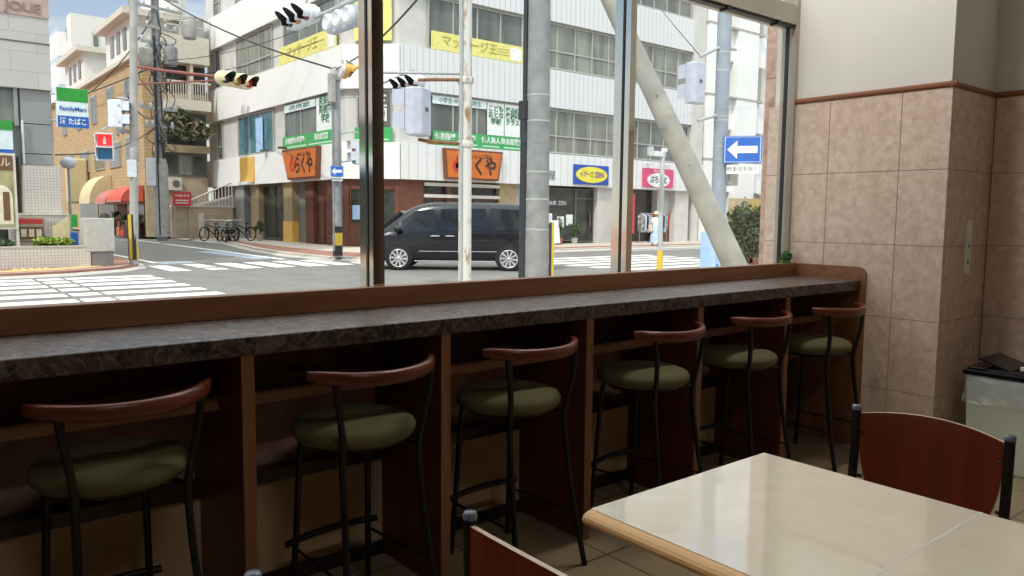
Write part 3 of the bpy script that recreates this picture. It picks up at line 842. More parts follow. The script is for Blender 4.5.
def win(run, s0, s1, z0, z1, parent, pane='pane', mull=2, trans=0.4, frame='frame', d=-.10, fw=.06):
    b = MB()
    wbox(b, run, s0, s1, z0, z0 + fw, d - .03, d + .06); wbox(b, run, s0, s1, z1 - fw, z1, d - .03, d + .06)
    wbox(b, run, s0, s0 + fw, z0 + fw, z1 - fw, d - .03, d + .06); wbox(b, run, s1 - fw, s1, z0 + fw, z1 - fw, d - .03, d + .06)
    for i in range(1, mull): 
        s = s0 + (s1 - s0) * i / mull
        wbox(b, run, s - fw * .5, s + fw * .5, z0 + fw, z1 - fw, d - .03, d + .05)
    if trans:
        zt = z0 + (z1 - z0) * trans
        wbox(b, run, s0 + fw, s1 - fw, zt - fw * .5, zt + fw * .5, d - .03, d + .045)
    f = b.build('window', M[frame], parent)
    wbox(MB(), run, s0 + .02, s1 - .02, z0 + .02, z1 - .02, d - .02, d).build('pane', M[pane], f)
    return f

def build_office():
    r = empty('office_building', (26, 38, 0), 'white-banded office building with chamfered corner and shops at street level', 'building')
    foot = [(CX + .06, BY + .14), (RX1, BY + .14), (RX1, LY1), (LX + .14, LY1), (LX + .14, CYY + .06)]
    MB().prism([(x, y, 2.85) for x, y in foot], (0, 0, 17.6)).build('wall', M['pier'], r)
    # cladding bands, one per storey, wrapping the three faces
    zb = [(6.57, 8.35), (10.6, 12.35), (14.6, 16.35), (18.6, 20.6)]
    for i, (z0, z1) in enumerate([(2.85, 4.36)] + zb):
        out = .10 if i else .16
        m = 'ribs' if i else 'fascia'
        b = MB(); wbox(b, RUN_R, 0.0, RX1 - CX, z0, z1, -.2, out)
        b.build('fascia' if i == 0 else 'cladding_band', M[m], r)
        b = MB(); wbox(b, RUN_L, 0, LY1 - CYY, z0, z1, -.2, out); wbox(b, RUN_C, 0, CHL, z0, z1, -.2, out)
        b.build('fascia' if i == 0 else 'cladding_band', M['smooth'], r)
    # piers between windows stay the wall itself; windows by storey
    for fl, (z0, z1) in enumerate(((4.42, 6.5), (8.42, 10.54), (12.42, 14.54))):
        # street face: s from the corner
        spans = [(1.4, 6.6, 4, 'pane', 0.0), (7.6, 13.5, 5, 'pane2', .4), (13.6, 18.9, 5, 'pane2' if fl == 1 else 'pane', .4)]
        for (a, c, k, p, t) in spans: win(RUN_R, a, c, z0, z1, r, p, k, t)
        # chamfer
        win(RUN_C, .55, 2.05, z0, z1, r, 'pane', 2, 0.0)
        # side-street face: s from the far end
        for (a, c, k, p) in ((1.55, 2.55, 1, 'pane'), (5.0, 9.9, 3, 'paneb' if fl == 0 else 'pane2'), (11.3, 16.8, 3, 'pane')):
            win(RUN_L, a, c, z0, z1, r, p, k, 0.0 if (fl == 0 and a > 4) else .34)
    # ---- ground floor, side street (dark recess behind, piers and fronts in front)
    foot0 = [(CX + .9, BY + .9), (RX1, BY + .9), (RX1, LY1), (LX + .9, LY1), (LX + .9, CYY + .5)]
    MB().prism([(x, y, 0.0) for x, y in foot0], (0, 0, 2.86)).build('ground_floor_core', M['shopdark'], r)
    def pier(run, a, c, m, d0=-.9, d1=-.05, z1=2.85, name='pier'):
        return wbox(MB(), run, a, c, 0.0, z1, d0, d1).build(name, M[m], r)
    L_ = LY1 - CYY
    # by distance from the far end of the side-street face
    pier(RUN_L, 0.0, 4.4, 'greydoor', -.9, -.3); pier(RUN_L, 4.4, 5.7, 'greypanel'); pier(RUN_L, 5.7, 6.7, 'greydoor', -.9, -.4); pier(RUN_L, 6.7, 7.8, 'tan')
    g = win(RUN_L, 7.85, 10.7, 0.05, 2.8, r, 'shopglass', 2, 0.0, 'dframe', -.35); g.name = 'glass_door'
    pier(RUN_L, 11.0, 12.0, 'tan'); wbox(MB(), RUN_L, 10.97, 12.03, 0, 1.0, -.9, -.02).build('pier_base', M['amber'], r)
    wbox(MB(), RUN_L, 12.1, 13.45, 0, 2.85, -.9, -.35).build('shutter', M['greydoor'], r)
    pier(RUN_L, 13.5, 14.35, 'brick')
    g = win(RUN_L, 14.4, 15.8, 0.05, 2.35, r, 'shopwood', 2, 0.0, 'shopwood', -.25); g.name = 'wood_door'
    wbox(MB(), RUN_L, 14.4, L_, 2.35, 2.85, -.9, -.22).build('door_header', M['shopwood'], r)
    pier(RUN_L, 15.8, L_, 'shopwood')
    # chamfer front: brown wood with a window and posters
    wbox(MB(), RUN_C, 0, CHL, 0, .95, -.8, -.1).build('shopfront_base', M['shopwood'], r)
    wbox(MB(), RUN_C, 0, CHL, 2.45, 2.85, -.8, -.1).build('shopfront_header', M['shopwood'], r)
    for a, c in ((0, .18), (1.15, 1.3), (2.2, CHL)): pier(RUN_C, a, c, 'shopwood', -.8, -.08)
    g = win(RUN_C, .2, 1.15, .95, 2.45, r, 'shopglass', 1, 0.0, 'shopwood', -.2)
    wbox(MB(), RUN_C, .3, .78, 1.15, 1.75, -.2, -.17).build('poster', M['bluesheet'], g, label='pale blue poster in the window')
    win(RUN_C, 1.3, 2.2, .95, 2.45, r, 'shopglass', 1, 0.0, 'shopwood', -.2)
    # street face
    pier(RUN_R, 0.0, 1.15, 'brick', -.9, -.04)
    wbox(MB(), RUN_R, 1.15, 5.3, 0, .75, -.9, -.15).build('shopfront_base', M['shopwood'], r)
    for a, c in ((1.15, 2.4), (2.6, 5.3)): 
        g = win(RUN_R, a, c, .75, 2.1, r, 'shopglass', 2, 0.0, 'shopwood', -.25)
    pier(RUN_R, 2.4, 2.6, 'shopwood', -.9, -.1)
    a_ = wbox(MB(), RUN_R, 1.15, 5.3, 2.1, 2.85, -.9, -.3).build('shopfront_header', M['shopdark'], r)
    for z in (2.62, 2.12):
        b = MB(); wbox(b, RUN_R, 1.2, 5.3, z, z + .14, -.3, -.02); b.build('awning_strip', M['awnwhite'], r)
    pier(RUN_R, 5.3, 6.3, 'tan'); pier(RUN_R, 6.3, 8.0, 'greypanel')
    g = win(RUN_R, 8.0, 10.4, 0.12, 2.75, r, 'shopglass', 1, 0.0, 'dframe', -.35)
    wtext('lettering', RUN_R, 9.1, 2.0, -.3, 'HAIR ZEN', .30, M['white'], g)
    for s, z in ((8.4, .95), (9.2, .8), (9.8, .9)):
        wbox(MB(), RUN_R, s, s + .45, z, z + .55, -.34, -.33).build('poster', M['white'], g)
    g = win(RUN_R, 10.4, 11.7, 0.05, 2.75, r, 'shopglass', 1, 0.82, 'dframe', -.35); g.name = 'shop_door'
    wbox(MB(), RUN_R, 11.35, 11.41, .8, 1.5, -.3, -.22).build('door_handle', M['chrome'], g)
    pier(RUN_R, 11.7, 13.3, 'pier'); pier(RUN_R, 17.9, 19.1, 'pier'); pier(RUN_R, 13.3, 13.9, 'pier')
    wbox(MB(), RUN_R, 16.9, 17.9, 0, 1.5, -.9, -.4).build('counter_front', M['shopwood'], r)
    wbox(MB(), RUN_R, 16.9, 17.9, 1.5, 2.85, -.9, -.5).build('inner_panel', M['pier'], r)
    wbox(MB(), RUN_R, 19.5, 20.0, 0, 2.85, -.9, -.05).build('pier', M['pier'], r)
    # bracket lamps over the fascia
    for s in (9.4, 11.6):
        wbox(MB(), RUN_L, s, s + .25, 4.42, 4.52, .1, .45).build('sign_lamp', M['dframe'], r)
    # tall corner pilaster at the right end of the street face and roof block
    wbox(MB(), RUN_R, 19.0, 20.0, 2.85, 20.4, -.4, .12).build('pilaster', M['pier'], r)
    return r
OFFICE = build_office()

def sign(name, run, s0, s1, z0, z1, d0, d1, m, label, cat='sign', group=None):
    o = wpt(run, (s0 + s1) / 2, z0, (d0 + d1) / 2)
    r = empty(name, o, label, cat, group)
    wbox(MB(), run, s0, s1, z0, z1, d0, d1).build('panel', M[m], r, bevel=.01)
    return r

def build_signs():
    # big orange boards of the corner shop: tilted boards on brackets
    def orange(run, s0, s1, s0b, s1b, z0, z1, label, rs, ls, size, sub):
        c = wpt(run, (s0 + s1) / 2, z0, .3)
        r = empty('shop_sign', c, label, 'sign', 'orange boards of the corner shop')
        P = [wpt(run, s0b, z0, .17), wpt(run, s1b, z0, .17), wpt(run, s1, z1, .17), wpt(run, s0, z1, .17)]
        MB().prism(P, run[2] * .22).build('frame', M['oframe'], r, bevel=.02)
        m_ = .09
        P = [wpt(run, s0b + m_, z0 + m_, .39), wpt(run, s1b - m_, z0 + m_, .39), wpt(run, s1 - m_, z1 - m_, .39), wpt(run, s0 + m_, z1 - m_, .39)]
        MB().prism(P, run[2] * .02).build('board', M['orange'], r)
        w = s1b - s0b; h = z1 - z0
        wtext('lettering', run, s0b + w * .60, z0 + h * .42, .42, 'らくや', size, M['ink'], r, sx=.78, bold=.02)
        wtext('small_lettering', run, s0b + w * .62, z0 + h * .78, .42, sub, size * .24, M['ink'], r)
        o = wpt(run, s0b + w * .2, z0 + h * .45, .41)
        ang = math.atan2(run[2].y, run[2].x)
        q = MB(); q.lathe([(.10 * h, 0), (.2 * h, 0), (.2 * h, .02), (.10 * h, .02), (.10 * h, 0)], o, 20, 'H', False, ang)
        q.lathe([(.08 * h, 0), (.08 * h, .02)], o + Vector((0, 0, h * .26)), 14, 'H', False, ang)
        q.build('emblem', M['redink'], r, label='red ring-shaped mark')
        for s in (s0b + .3, s1b - .3):
            wbox(MB(), run, s - .03, s + .03, z1 - .1, z1 - .04, .1, .2).build('bracket', M['dframe'], r)
    orange(RUN_R, 1.95, 5.16, 2.05, 4.92, 2.92, 4.24, 'orange board with dark brush lettering and a red ring, over the van', 0, 0, .84, 'おいしいごはん')
    orange(RUN_L, 11.9, 15.75, 12.55, 15.6, 2.93, 4.33, 'orange board with dark brush lettering, on the side-street face left of the chamfer', 0, 0, .84, 'おいしいごはん')
    r = sign('amber_panel', RUN_L, 5.9, 7.9, 2.95, 4.28, .16, .22, 'amber', 'plain amber panel on the white fascia of the side street')
    wbox(MB(), RUN_L, 6.3, 7.5, 2.85, 3.0, .16, .45).build('ledge', M['white'], r)
    # blue board with yellow oval
    r = sign('oval_sign', RUN_R, 9.75, 12.2, 2.96, 3.93, .16, .24, 'zblue', 'blue shop sign with a yellow oval')
    b = MB(); o = wpt(RUN_R, 10.975, 3.445, .24)
    b.prism([(o.x + 1.10 * cos(2 * PI * k / 40), o.y, o.z + .40 * sin(2 * PI * k / 40)) for k in range(40)], (0, -.02, 0)); b.build('oval', M['zyel'], r)
    wtext('lettering', RUN_R, 10.6, 3.445, .265, 'ヘアーズ', .29, M['purple'], r, sx=.8, bold=.006); wtext('lettering', RUN_R, 11.5, 3.445, .265, 'ZEN', .36, M['purple'], r, sx=.95, bold=.008)
    wtext('lettering', RUN_R, 8.35, 3.3, .17, '屋', .5, M['greytxt'], r)
    # pink sign
    r = sign('pink_sign', RUN_R, 14.85, 17.35, 2.98, 3.98, .16, .24, 'pink', 'pink shop sign with white oval, over the woman in the hat')
    b = MB(); o = wpt(RUN_R, 16.1, 3.36, .24)
    b.prism([(o.x + .92 * cos(2 * PI * k / 36), o.y, o.z + .38 * sin(2 * PI * k / 36)) for k in range(36)], (0, -.02, 0)); b.build('oval', M['white'], r)
    wtext('lettering', RUN_R, 16.1, 3.36, .265, 'ぷろっと', .44, M['ink'], r, sx=.85, bold=.006)
    wtext('small_lettering', RUN_R, 16.1, 3.84, .25, 'リサイクル', .17, M['white'], r)
    for s in (15.2, 16.8):
        wbox(MB(), RUN_R, s - .05, s + .05, 4.2, 4.3, .1, .6).build('sign_lamp', M['sigwhite'], r)
    # yellow third-floor strips
    r = sign('yellow_strip_sign', RUN_R, 1.5, 6.5, 8.36, 9.12, .02, .1, 'yellow', 'long yellow strip sign under the third-floor window above the van')
    wtext('lettering', RUN_R, 3.5, 8.76, .105, 'マッサージ王', .5, M['ygreen'], r, bold=.008)
    for k in range(3): wbox(MB(), RUN_R, 5.0, 5.7, 8.6 + k * .12, 8.64 + k * .12, .1, .105).build('small_print', M['ygreen'], r)
    wbox(MB(), RUN_R, 5.75, 6.4, 8.45, 9.0, .1, .105).build('picture_patch', M['white'], r)
    r = sign('yellow_strip_sign', RUN_L, 11.1, 17.0, 8.36, 9.18, .02, .1, 'yellow', 'long yellow strip sign on the side-street face, below the hooded signals')
    wtext('lettering', RUN_L, 13.7, 8.78, .105, 'マッサージ王', .55, M['ygreen'], r, bold=.008)
    wbox(MB(), RUN_L, 16.3, 16.95, 8.4, 9.14, .1, .105).build('picture_patch', M['white'], r)
    r = sign('yellow_window_sign', RUN_C, .5, 2.1, 8.5, 10.5, .0, .05, 'yellow', 'yellow poster covering the third-floor window of the chamfered corner')
    wtext('lettering', RUN_C, 1.3, 9.5, .06, 'も\nみ', .6, M['ygreen'], r)
    # green school signs on the second floor
    def school(run, a, c, label, words, k):
        r = sign('green_strip_sign', run, a, c, 4.38, 4.98, .0, .07, 'green', label)
        wd = (c - a) / len(words)
        for i, w in enumerate(words):
            wtext('lettering', run, a + wd * (i + .5), 4.74, .075, w, .30, M['white'], r, bold=.006, sx=.9)
            wbox(MB(), run, a + wd * i + .15, a + wd * (i + 1) - .15, 4.46, 4.50, .07, .075).build('underline', M['white'], r)
        return r
    school(RUN_R, 1.6, 6.55, 'long green strip sign with white lettering behind the rusty white pole', ('個別指導', '学習塾', '個人無人', '英会話教室'), 4)
    school(RUN_L, 11.3, 16.9, 'long green strip sign with white lettering on the side-street face', ('個別指導の学習塾', '英会話教室'), 2)
    school(RUN_C, .5, 2.1, 'short strip sign on the chamfered corner, under the second-floor window', ('学習塾',), 1)
    def sheet(run, a, c, z0, z1, label, s, size):
        r = sign('window_poster', run, a, c, z0, z1, -.04, .0, 'white', label, 'poster', 'white school posters in second-floor windows')
        wtext('lettering', run, (a + c) / 2, z0 + (z1 - z0) * .62, .005, s, size, M['gletter'], r, bold=.01)
        return r
    sheet(RUN_R, 4.55, 5.5, 5.0, 6.45, 'white poster with three rows of green lettering, nearer the rusty pole', 'こども\nおとな\n学校', .30)
    sheet(RUN_R, 5.55, 6.45, 5.0, 6.45, 'white poster with green lettering, nearer the thick grey pole', '英会話\n英検塾\nクラス', .28)
    sheet(RUN_L, 14.9, 16.7, 5.0, 6.45, 'white poster with green lettering, left of the chamfered corner', '英会話\n英検塾\n学校', .42)
    for run, a, c, lb in ((RUN_R, 1.6, 4.5, 'narrow pale strip poster across the top of the second-floor street window'), (RUN_L, 11.4, 14.8, 'narrow pale strip poster across the top of the side-street window')):
        r = sign('strip_poster', run, a, c, 6.12, 6.46, -.04, .0, 'fwhite', lb, 'poster')
        wtext('lettering', run, (a + c) / 2, 6.29, .005, '小学生 中学生 高校生', .24, M['gletter'], r)
    r = sign('window_poster', RUN_C, 1.2, 2.0, 5.0, 6.4, -.04, .0, 'dframe', 'dark poster with large white characters in the chamfered corner window', 'poster')
    wtext('lettering', RUN_C, 1.6, 5.75, .005, '三\n国', .6, M['white'], r, bold=.01)
    # paper in the blue window
    r = sign('blue_banner', RUN_L, 7.7, 8.6, 4.5, 6.2, -.04, .0, 'bluesheet', 'pale blue sheet in the second-floor side-street window', 'banner')
build_signs()

# ------------------------------------------------------------------ building to the right of the office
def build_right():
    r = empty('white_pilaster_building', (42, 33, 0), 'white building with tall sunlit pilasters, next to the office building', 'building')
    run = (Vector((RX1, BY, 0)), Vector((1, 0, 0)), Vector((0, -1, 0)), 0)
    wbox(MB(), run, 0.02, 6.2, 0, 17.8, -8, -.6).build('wall', M['smooth'], r)
    for a, c in ((0.1, 1.1), (2.9, 5.0)): wbox(MB(), run, a, c, 0, 18.2, -1, .25).build('pilaster', M['smooth'], r)
    for z in (2.9, 6.6, 10.6, 14.6): 
        wbox(MB(), run, 0.05, 6.2, z, z + 1.8, -1, -.05).build('cladding_band', M['smooth'], r)
        wbox(MB(), run, 0.05, 5.6, z + 1.78, z + 1.9, -1, .27).build('ledge', M['conc'], r)
    for z in (4.8, 8.5, 12.5): win(run, 1.2, 2.85, z, z + 2.05, r, 'pane2', 2, .4, 'frame', -.4)
    b = wbox(MB(), run, .2, .9, 0, 2.9, .25, .3); b.build('blue_panel', M['bluesheet'], r)
    wbox(MB(), run, 1.2, 2.85, 0, 2.8, -.7, -.4).build('door', M['shopdark'], r)
    # slim grey block further on
    r = empty('grey_slim_building', (45.5, 31, 0), 'slim grey building at the far right, beyond the sunlit pilasters', 'building')
    MB().box(43.2, 47.5, 28.6, 40, 0, 14.8).build('wall', M['pier'], r)
    for z in (3.2, 6.4, 9.6, 12.6): MB().box(43.9, 46.8, 28.5, 28.6, z, z + 1.5).build('window', M['pane'], r)
    MB().box(43.2, 47.5, 28.3, 28.6, 2.5, 2.8).build('canopy', M['conc'], r)
    r = empty('distant_building', (72, 42, 0), 'distant pale block seen past the stone pillar', 'building')
    MB().box(60, 95, 38, 50, 0, 30).build('wall', M['farwhite'], r)
    for k in range(6):
        for j in range(5): MB().box(61 + k * 5, 64.2 + k * 5, 37.9, 38, 3 + j * 5, 5.4 + j * 5).build('window', M['pane'], r)
    # ochre fence and beige wall behind the shrub
    r = empty('ochre_fence', (41.6, 27.2, 0), 'ochre slatted fence across the street, behind the roadside shrub', 'fence')
    MB().box(39.9, 43.4, 27.15, 27.2, .1, 2.5).build('slat_panel', M['fence'], r)
    for x in (39.9, 41.0, 42.1, 43.3): MB().box(x, x + .1, 27.2, 27.3, 0, 2.6).build('post', M['tan'], r)
    tag(MB().box(38.5, 39.85, 27.0, 27.4, 0, 2.5).build('garden_wall', M['beigewall'], bevel=.03), 'beige wall stub beside the ochre fence', 'wall')
build_right()

# ------------------------------------------------------------------ poles and signals
def bands(b, c, r, z0, z1): return b.lathe([(r, z0), (r, z1)], c, 20)

def hooded_signal(name, c, ang, label, cols, scale=1.0, body='sigwhite', tilt=0.0):
    """horizontal three-lamp signal; lamps look along world angle ang, row runs to the left of that"""
    r = empty(name, c, label, 'traffic light', 'horizontal traffic lights')
    d = Vector((cos(ang), sin(ang), 0)); s = Vector((-sin(ang), cos(ang), 0)); c = Vector(c)
    k = scale
    b = MB(); 
    pts = []
    for i in range(24):
        a = 2 * PI * i / 24; ex = .36 if cos(a) > 0 else -.36
        pts.append(c + s * (ex + .17 * cos(a)) * k + Vector((0, 0, .17 * sin(a) * k)) - d * .08 * k)
    b.prism(pts, d * .14 * k); b.build('housing', M[body], r, bevel=.012)
    for i, m in enumerate(cols):
        o = c + s * (-.36 + .36 * i) * k + d * .06 * k
        MB().lathe([(0, 0), (.125 * k, 0), (.125 * k, .02 * k), (.08 * k, .045 * k), (0, .055 * k)], o, 20, 'H', True, ang).build('lens', M[m], r)
        # visor: open-bottomed hood, outside in the body colour, inside dark
        b = MB(); n = 15; L0 = .30 * k; vs = []
        for rr, q in ((.15, 0), (.138, 1)):
            for j in range(n):
                a = -.62 + (PI + 1.24) * j / (n - 1)
                ln = L0 * (.45 + .55 * max(0, sin(a)))
                p = o + s * (rr * k * cos(a)) + Vector((0, 0, rr * k * sin(a)))
                vs.append(p); vs.append(p + d * ln - Vector((0, 0, .05 * ln)))
        N = 2 * n
        for q in (0, 1):
            b.mat(q)
            b.add(vs[q * N:(q + 1) * N], [(2 * j, 2 * j + 2, 2 * j + 3, 2 * j + 1) for j in range(n - 1)], True)
        b.mat(0)
        for j in range(n - 1): b.add([vs[2 * j + 1], vs[2 * j + 3], vs[N + 2 * j + 3], vs[N + 2 * j + 1]], [(0, 1, 2, 3)])
        b.build('visor', [M[body if body != 'siggrey' else 'sigwhite'], M['visor']], r, recalc=False)
    for i in range(3):
        o = c + s * (-.36 + .36 * i) * k - d * .08 * k
        MB().lathe([(.15 * k, 0), (.14 * k, .06 * k), (.10 * k, .085 * k), (.09 * k, .07 * k), (0, .07 * k)], o, 18, 'H', True, ang + PI).build('rear_cover', M['sigwhite'], r)
    b = MB(); b.tube([c - d * .08 * k + Vector((0, 0, .17 * k)), c - d * .10 * k + Vector((0, 0, .34 * k))], .03 * k, 8); b.build('hanger', M['greypole'], r)
    return r

def ped_signal(name, c, ang, label, lit, body='sigwhite', w=.40, h=.72, dp=.22):
    r = empty(name, c, label, 'pedestrian signal', 'pedestrian signals')
    d = Vector((cos(ang), sin(ang), 0)); s = Vector((-sin(ang), cos(ang), 0)); c = Vector(c)
    b = MB(); 
    P = [c + s * x - d * y for x, y in ((-w / 2, 0), (w / 2, 0), (w / 2, dp * .6), (w * .36, dp), (-w * .36, dp), (-w / 2, dp * .6))]
    b.prism([p - Vector((0, 0, h / 2)) for p in P], (0, 0, h)); b.build('housing', M[body], r, bevel=.02)
    for q, m in ((.24, lit[0]), (-.24, lit[1])):
        o = c + Vector((0, 0, q * h))
        e = w * .40; g = h * .20
        b = MB(); b.prism([o + s * x + Vector((0, 0, z)) + d * .002 for x, z in ((-e, -g), (e, -g), (e, g), (-e, g))], d * .015)
        ln = b.build('lens', M[m], r)
        mk = MB(); mk.prism([o + s * x * e + Vector((0, 0, z * g)) + d * .018 for x, z in ((-.2, -.7), (.2, -.7), (.2, .3), (0, .7), (-.2, .3))], d * .004)
        mk.build('figure', M['white' if m == 'lens_on' else 'lens_b'], ln)
        b = MB(); t = .015
        for x0, x1, z0, z1 in ((-w / 2, w / 2, g, g + t), (-w / 2, -w / 2 + t, -g * .6, g), (w / 2 - t, w / 2, -g * .6, g)):
            b.prism([o + s * x + Vector((0, 0, z)) for x, z in ((x0, z0), (x1, z0), (x1, z1), (x0, z1))], d * .17)
        b.build('visor', M[body], r)
    for z in (-.3, .3):
        MB().prism([c + s * x - d * .05 + Vector((0, 0, z * h + q)) for x, q in ((-w / 2 - .02, -.02), (-w / 2 + .01, -.02), (-w / 2 + .01, .02), (-w / 2 - .02, .02))], -d * .04).build('hinge', M['greypole'], r)
    o = c - d * (dp + .001)
    MB().prism([o + s * x + Vector((0, 0, z)) for x, z in ((-.03, .0), (.03, .0), (.03, .05), (-.03, .05))], -d * .01).build('maker_plate', M['dframe'], r)
    return r

def arrow_sign(name, c, face, w, h, label, sub, subm='white'):
    """blue one-way board facing turn 'face' about Z with a pale plate below"""
    r = empty(name, c, label, 'road sign', 'one-way arrow signs')
    n = Vector((sin(face), -cos(face), 0)); t = Vector((cos(face), sin(face), 0)); c = Vector(c)
    def pl_(pts, d0, d1, nm, m, bev=0):
        return MB().prism([c + t * x + Vector((0, 0, z)) + n * d0 for x, z in pts], n * (d1 - d0)).build(nm, M[m], r, bevel=bev)
    pl_([(-w / 2, -h / 2), (w / 2, -h / 2), (w / 2, h / 2), (-w / 2, h / 2)], 0, .02, 'board', 'arrowblue', .004)
    e = .93
    for a in ((-w / 2 * e, -h / 2 * e, w / 2 * e, -h / 2 * .9), (-w / 2 * e, h / 2 * .9, w / 2 * e, h / 2 * e), (-w / 2 * e, -h / 2 * e, -w / 2 * .9, h / 2 * e), (w / 2 * .9, -h / 2 * e, w / 2 * e, h / 2 * e)):
        pl_([(a[0], a[1]), (a[2], a[1]), (a[2], a[3]), (a[0], a[3])], .02, .022, 'border', 'white')
    pl_([(-w * .40, 0), (-w * .14, -h * .34), (-w * .14, -h * .13), (w * .38, -h * .13), (w * .38, h * .13), (-w * .14, h * .13), (-w * .14, h * .34)], .02, .024, 'arrow', 'white')
    pl_([(-w * .40, -h * .90), (w * .44, -h * .90), (w * .44, -h * .56), (-w * .40, -h * .56)], .0, .02, 'plate', subm, .01)
    text('lettering', sub, h * .21, c + n * .024 + Vector((w * .02, 0, -h * .73)), face, M['ink'], r, sx=.9)
    return r

def pole_base(name, loc, label, cat='pole', group=None): return empty(name, loc, label, cat, group)

def build_poles():
    # rusty white signal pole, near kerb
    c = (5.943, 8.3, 0)
    r = pole_base('signal_pole', c, 'rusty white steel signal pole beside the near kerb, in front of the van', group='street poles')
    MB().lathe([(.086, 0), (.084, 3), (.080, 6.4)], c, 24).build('shaft', M['rusty'], r)
    MB().tube([(5.85, 8.26, 0.0), (5.85, 8.26, 6.3)], .022, 8).build('conduit', M['greypole'], r)
    for z in (2.31, 3.12): MB().lathe([(.098, z - .04), (.105, z - .03), (.105, z + .03), (.098, z + .04)], c, 20).build('clamp', M['rusty'], r)
    for z in (2.31, 3.12):
        MB().tube([(5.88, 8.3, z), (5.45, 8.34, z - .04 if z > 3 else z), (5.28, 8.38, z - .06 if z > 3 else z + .02)], .022, 8).build('bracket_arm', M['rust'], r)
    MB().tube([(5.9, 8.3, 3.20), (5.4, 8.64, 3.195), (4.95, 8.95, 3.19)], .018, 8).build('bracket_arm', M['greypole'], r)
    # long top arm reaching out over the crossing
    MB().tube([(5.943, 8.3, 4.66), (5.78, 10.0, 4.64), (5.76, 13.4, 4.62)], .035, 10).build('arm', M['greypole'], r)
    MB().tube([(5.943, 8.3, 5.0), (5.80, 10.0, 4.78), (5.77, 11.4, 4.72)], .022, 8).build('arm', M['greypole'], r)
    # signals hung on it
    hooded_signal('traffic_light', (5.72, 12.75, 4.70), PI, 'nearest white three-lamp signal, dark hoods pointing left, high over the crossing', ('lens_g', 'lens_y', 'lens_r'), .92)
    hooded_signal('traffic_light', (5.84, 11.45, 4.44), 0.0, 'grey three-lamp signal seen from behind, hung next to the hooded white one', ('lens_g', 'lens_y', 'lens_r'), .98, 'siggrey')
    ped_signal('pedestrian_signal', (5.20, 8.42, 2.66), math.radians(118), 'white pedestrian signal box bracketed to the rusty white pole', ('lens_r', 'lens_b'), 'siggrey', .33, .58, .22)

    # thick grey utility pole with dark conduit
    c = (7.19, 8.3, 0)
    r = pole_base('utility_pole', c, 'thick grey concrete utility pole with dark conduit, in front of the van tail', group='street poles')
    MB().lathe([(.178, 0), (.165, 2), (.150, 5), (.120, 10)], c, 28).build('shaft', M['concpole'], r)
    MB().tube([(7.035, 8.42, 0), (7.045, 8.41, 2.85)], .062, 12).build('conduit', M['darkpole'], r)
    MB().tube([(7.045, 8.41, 2.85), (7.046, 8.415, 3.2), (7.050, 8.412, 5.5), (7.07, 8.40, 8)], .036, 12).build('conduit', M['darkpole'], r)
    MB().box(6.975, 7.10, 8.34, 8.48, 2.72, 2.98).build('junction_box', M['darkpole'], r, bevel=.01)
    for z in (1.2, 1.62, 2.0, 2.7, 3.05): MB().lathe([(.180 - z * .006, z - .012), (.184 - z * .006, z), (.180 - z * .006, z + .012)], c, 28).build('strap', M['greypole'], r)
    g = MB(); d = Vector((.25, -.11, 0)); 
    for q, m in ((0, 0), (1, 1)): g.mat(m).obox((7.330 + q * .028, 8.165 - q * .020, .90), (.034, .02, .80), -.66)
    g.build('reflector_plate', [M['visor'], M['yb_y']], r, label='black and yellow marker strip')

    # leaning concrete strut
    STRUT0 = Vector((9.27, 6.01, 0.0)); STRUT1 = Vector((7.26, 8.33, 6.25))
    P0 = STRUT0; P1 = STRUT1
    r = pole_base('strut_pole', P0, 'pale concrete strut pole leaning diagonally across the right window', group=None)
    u = (P1 - P0)
    MB().tube([P0, P0 + u * .15, P0 + u * .5, P1], [.172, .162, .138, .098], 26).build('shaft', M['strut'], r)
    for t, a in ((.22, 0), (.33, 0), (.48, 0)):
        p = P0 + u * t; MB().lathe([(0, 0), (.012, 0), (.012, .012), (0, .014)], p + Vector((-.11, -.09, .02)), 10, 'H', False, -2.4).build('bolt', M['dframe'], r)

    # bluish pole with arrow sign, right
    c = (11.38, 8.3, 0)
    r = pole_base('utility_pole', c, 'bluish grey pole carrying the large one-way board, right of the leaning strut', group='street poles')
    MB().lathe([(.130, 0), (.122, 3), (.112, 8)], c, 28).build('shaft', M['bluepole'], r)
    for z in (2.4, 2.62, 3.06, 3.12, 3.9, 4.2): MB().lathe([(.121, z - .015), (.128, z), (.121, z + .015)], c, 24).build('strap', M['greypole'], r)
    for z0, z1 in ((4.33, 4.08), (3.17, 3.02)): MB().tube([(11.38, 8.3, z0), (10.84, 8.38, z1)], .028, 8).build('bracket_arm', M['greypole'], r)
    MB().tube([(11.55, 8.3, 4.30), (11.70, 8.28, 4.30)], .03, 8).build('bracket_arm', M['greypole'], r)
    MB().box(11.45, 11.68, 8.12, 8.3, 1.95, 2.42).build('junction_box', M['conc'], r, bevel=.01)
    ped_signal('pedestrian_signal', (10.80, 8.50, 3.64), math.radians(86), 'grey white pedestrian signal box bracketed to the bluish pole', ('lens_r', 'lens_b'), 'siggrey', .33, .68, .20)
    arrow_sign('arrow_sign', (11.50, 7.93, 2.55), math.radians(-50), .64, .46, 'large blue board with white arrow on the bluish pole at right', '軽車両を除く')
    r = empty('roadside_cabinet', (11.0, 8.0, 0), 'pale blue wrapped cabinet at the kerb, half behind the leaning strut', 'cabinet')
    MB().box(10.90, 11.10, 8.0, 8.3, 0, 1.16).build('body', M['bluesheet'], r, bevel=.02)
    for z in (.95, .75, .55): MB().box(10.97, 11.01, 7.99, 8.0, z, z + .05).build('mark', M['arrowblue'], r)

    # thin sign pole with yellow foot
    c = (9.86, 8.3, 0)
    r = pole_base('sign_pole', c, 'thin grey sign pole with yellow foot beside the walking woman', group='street poles')
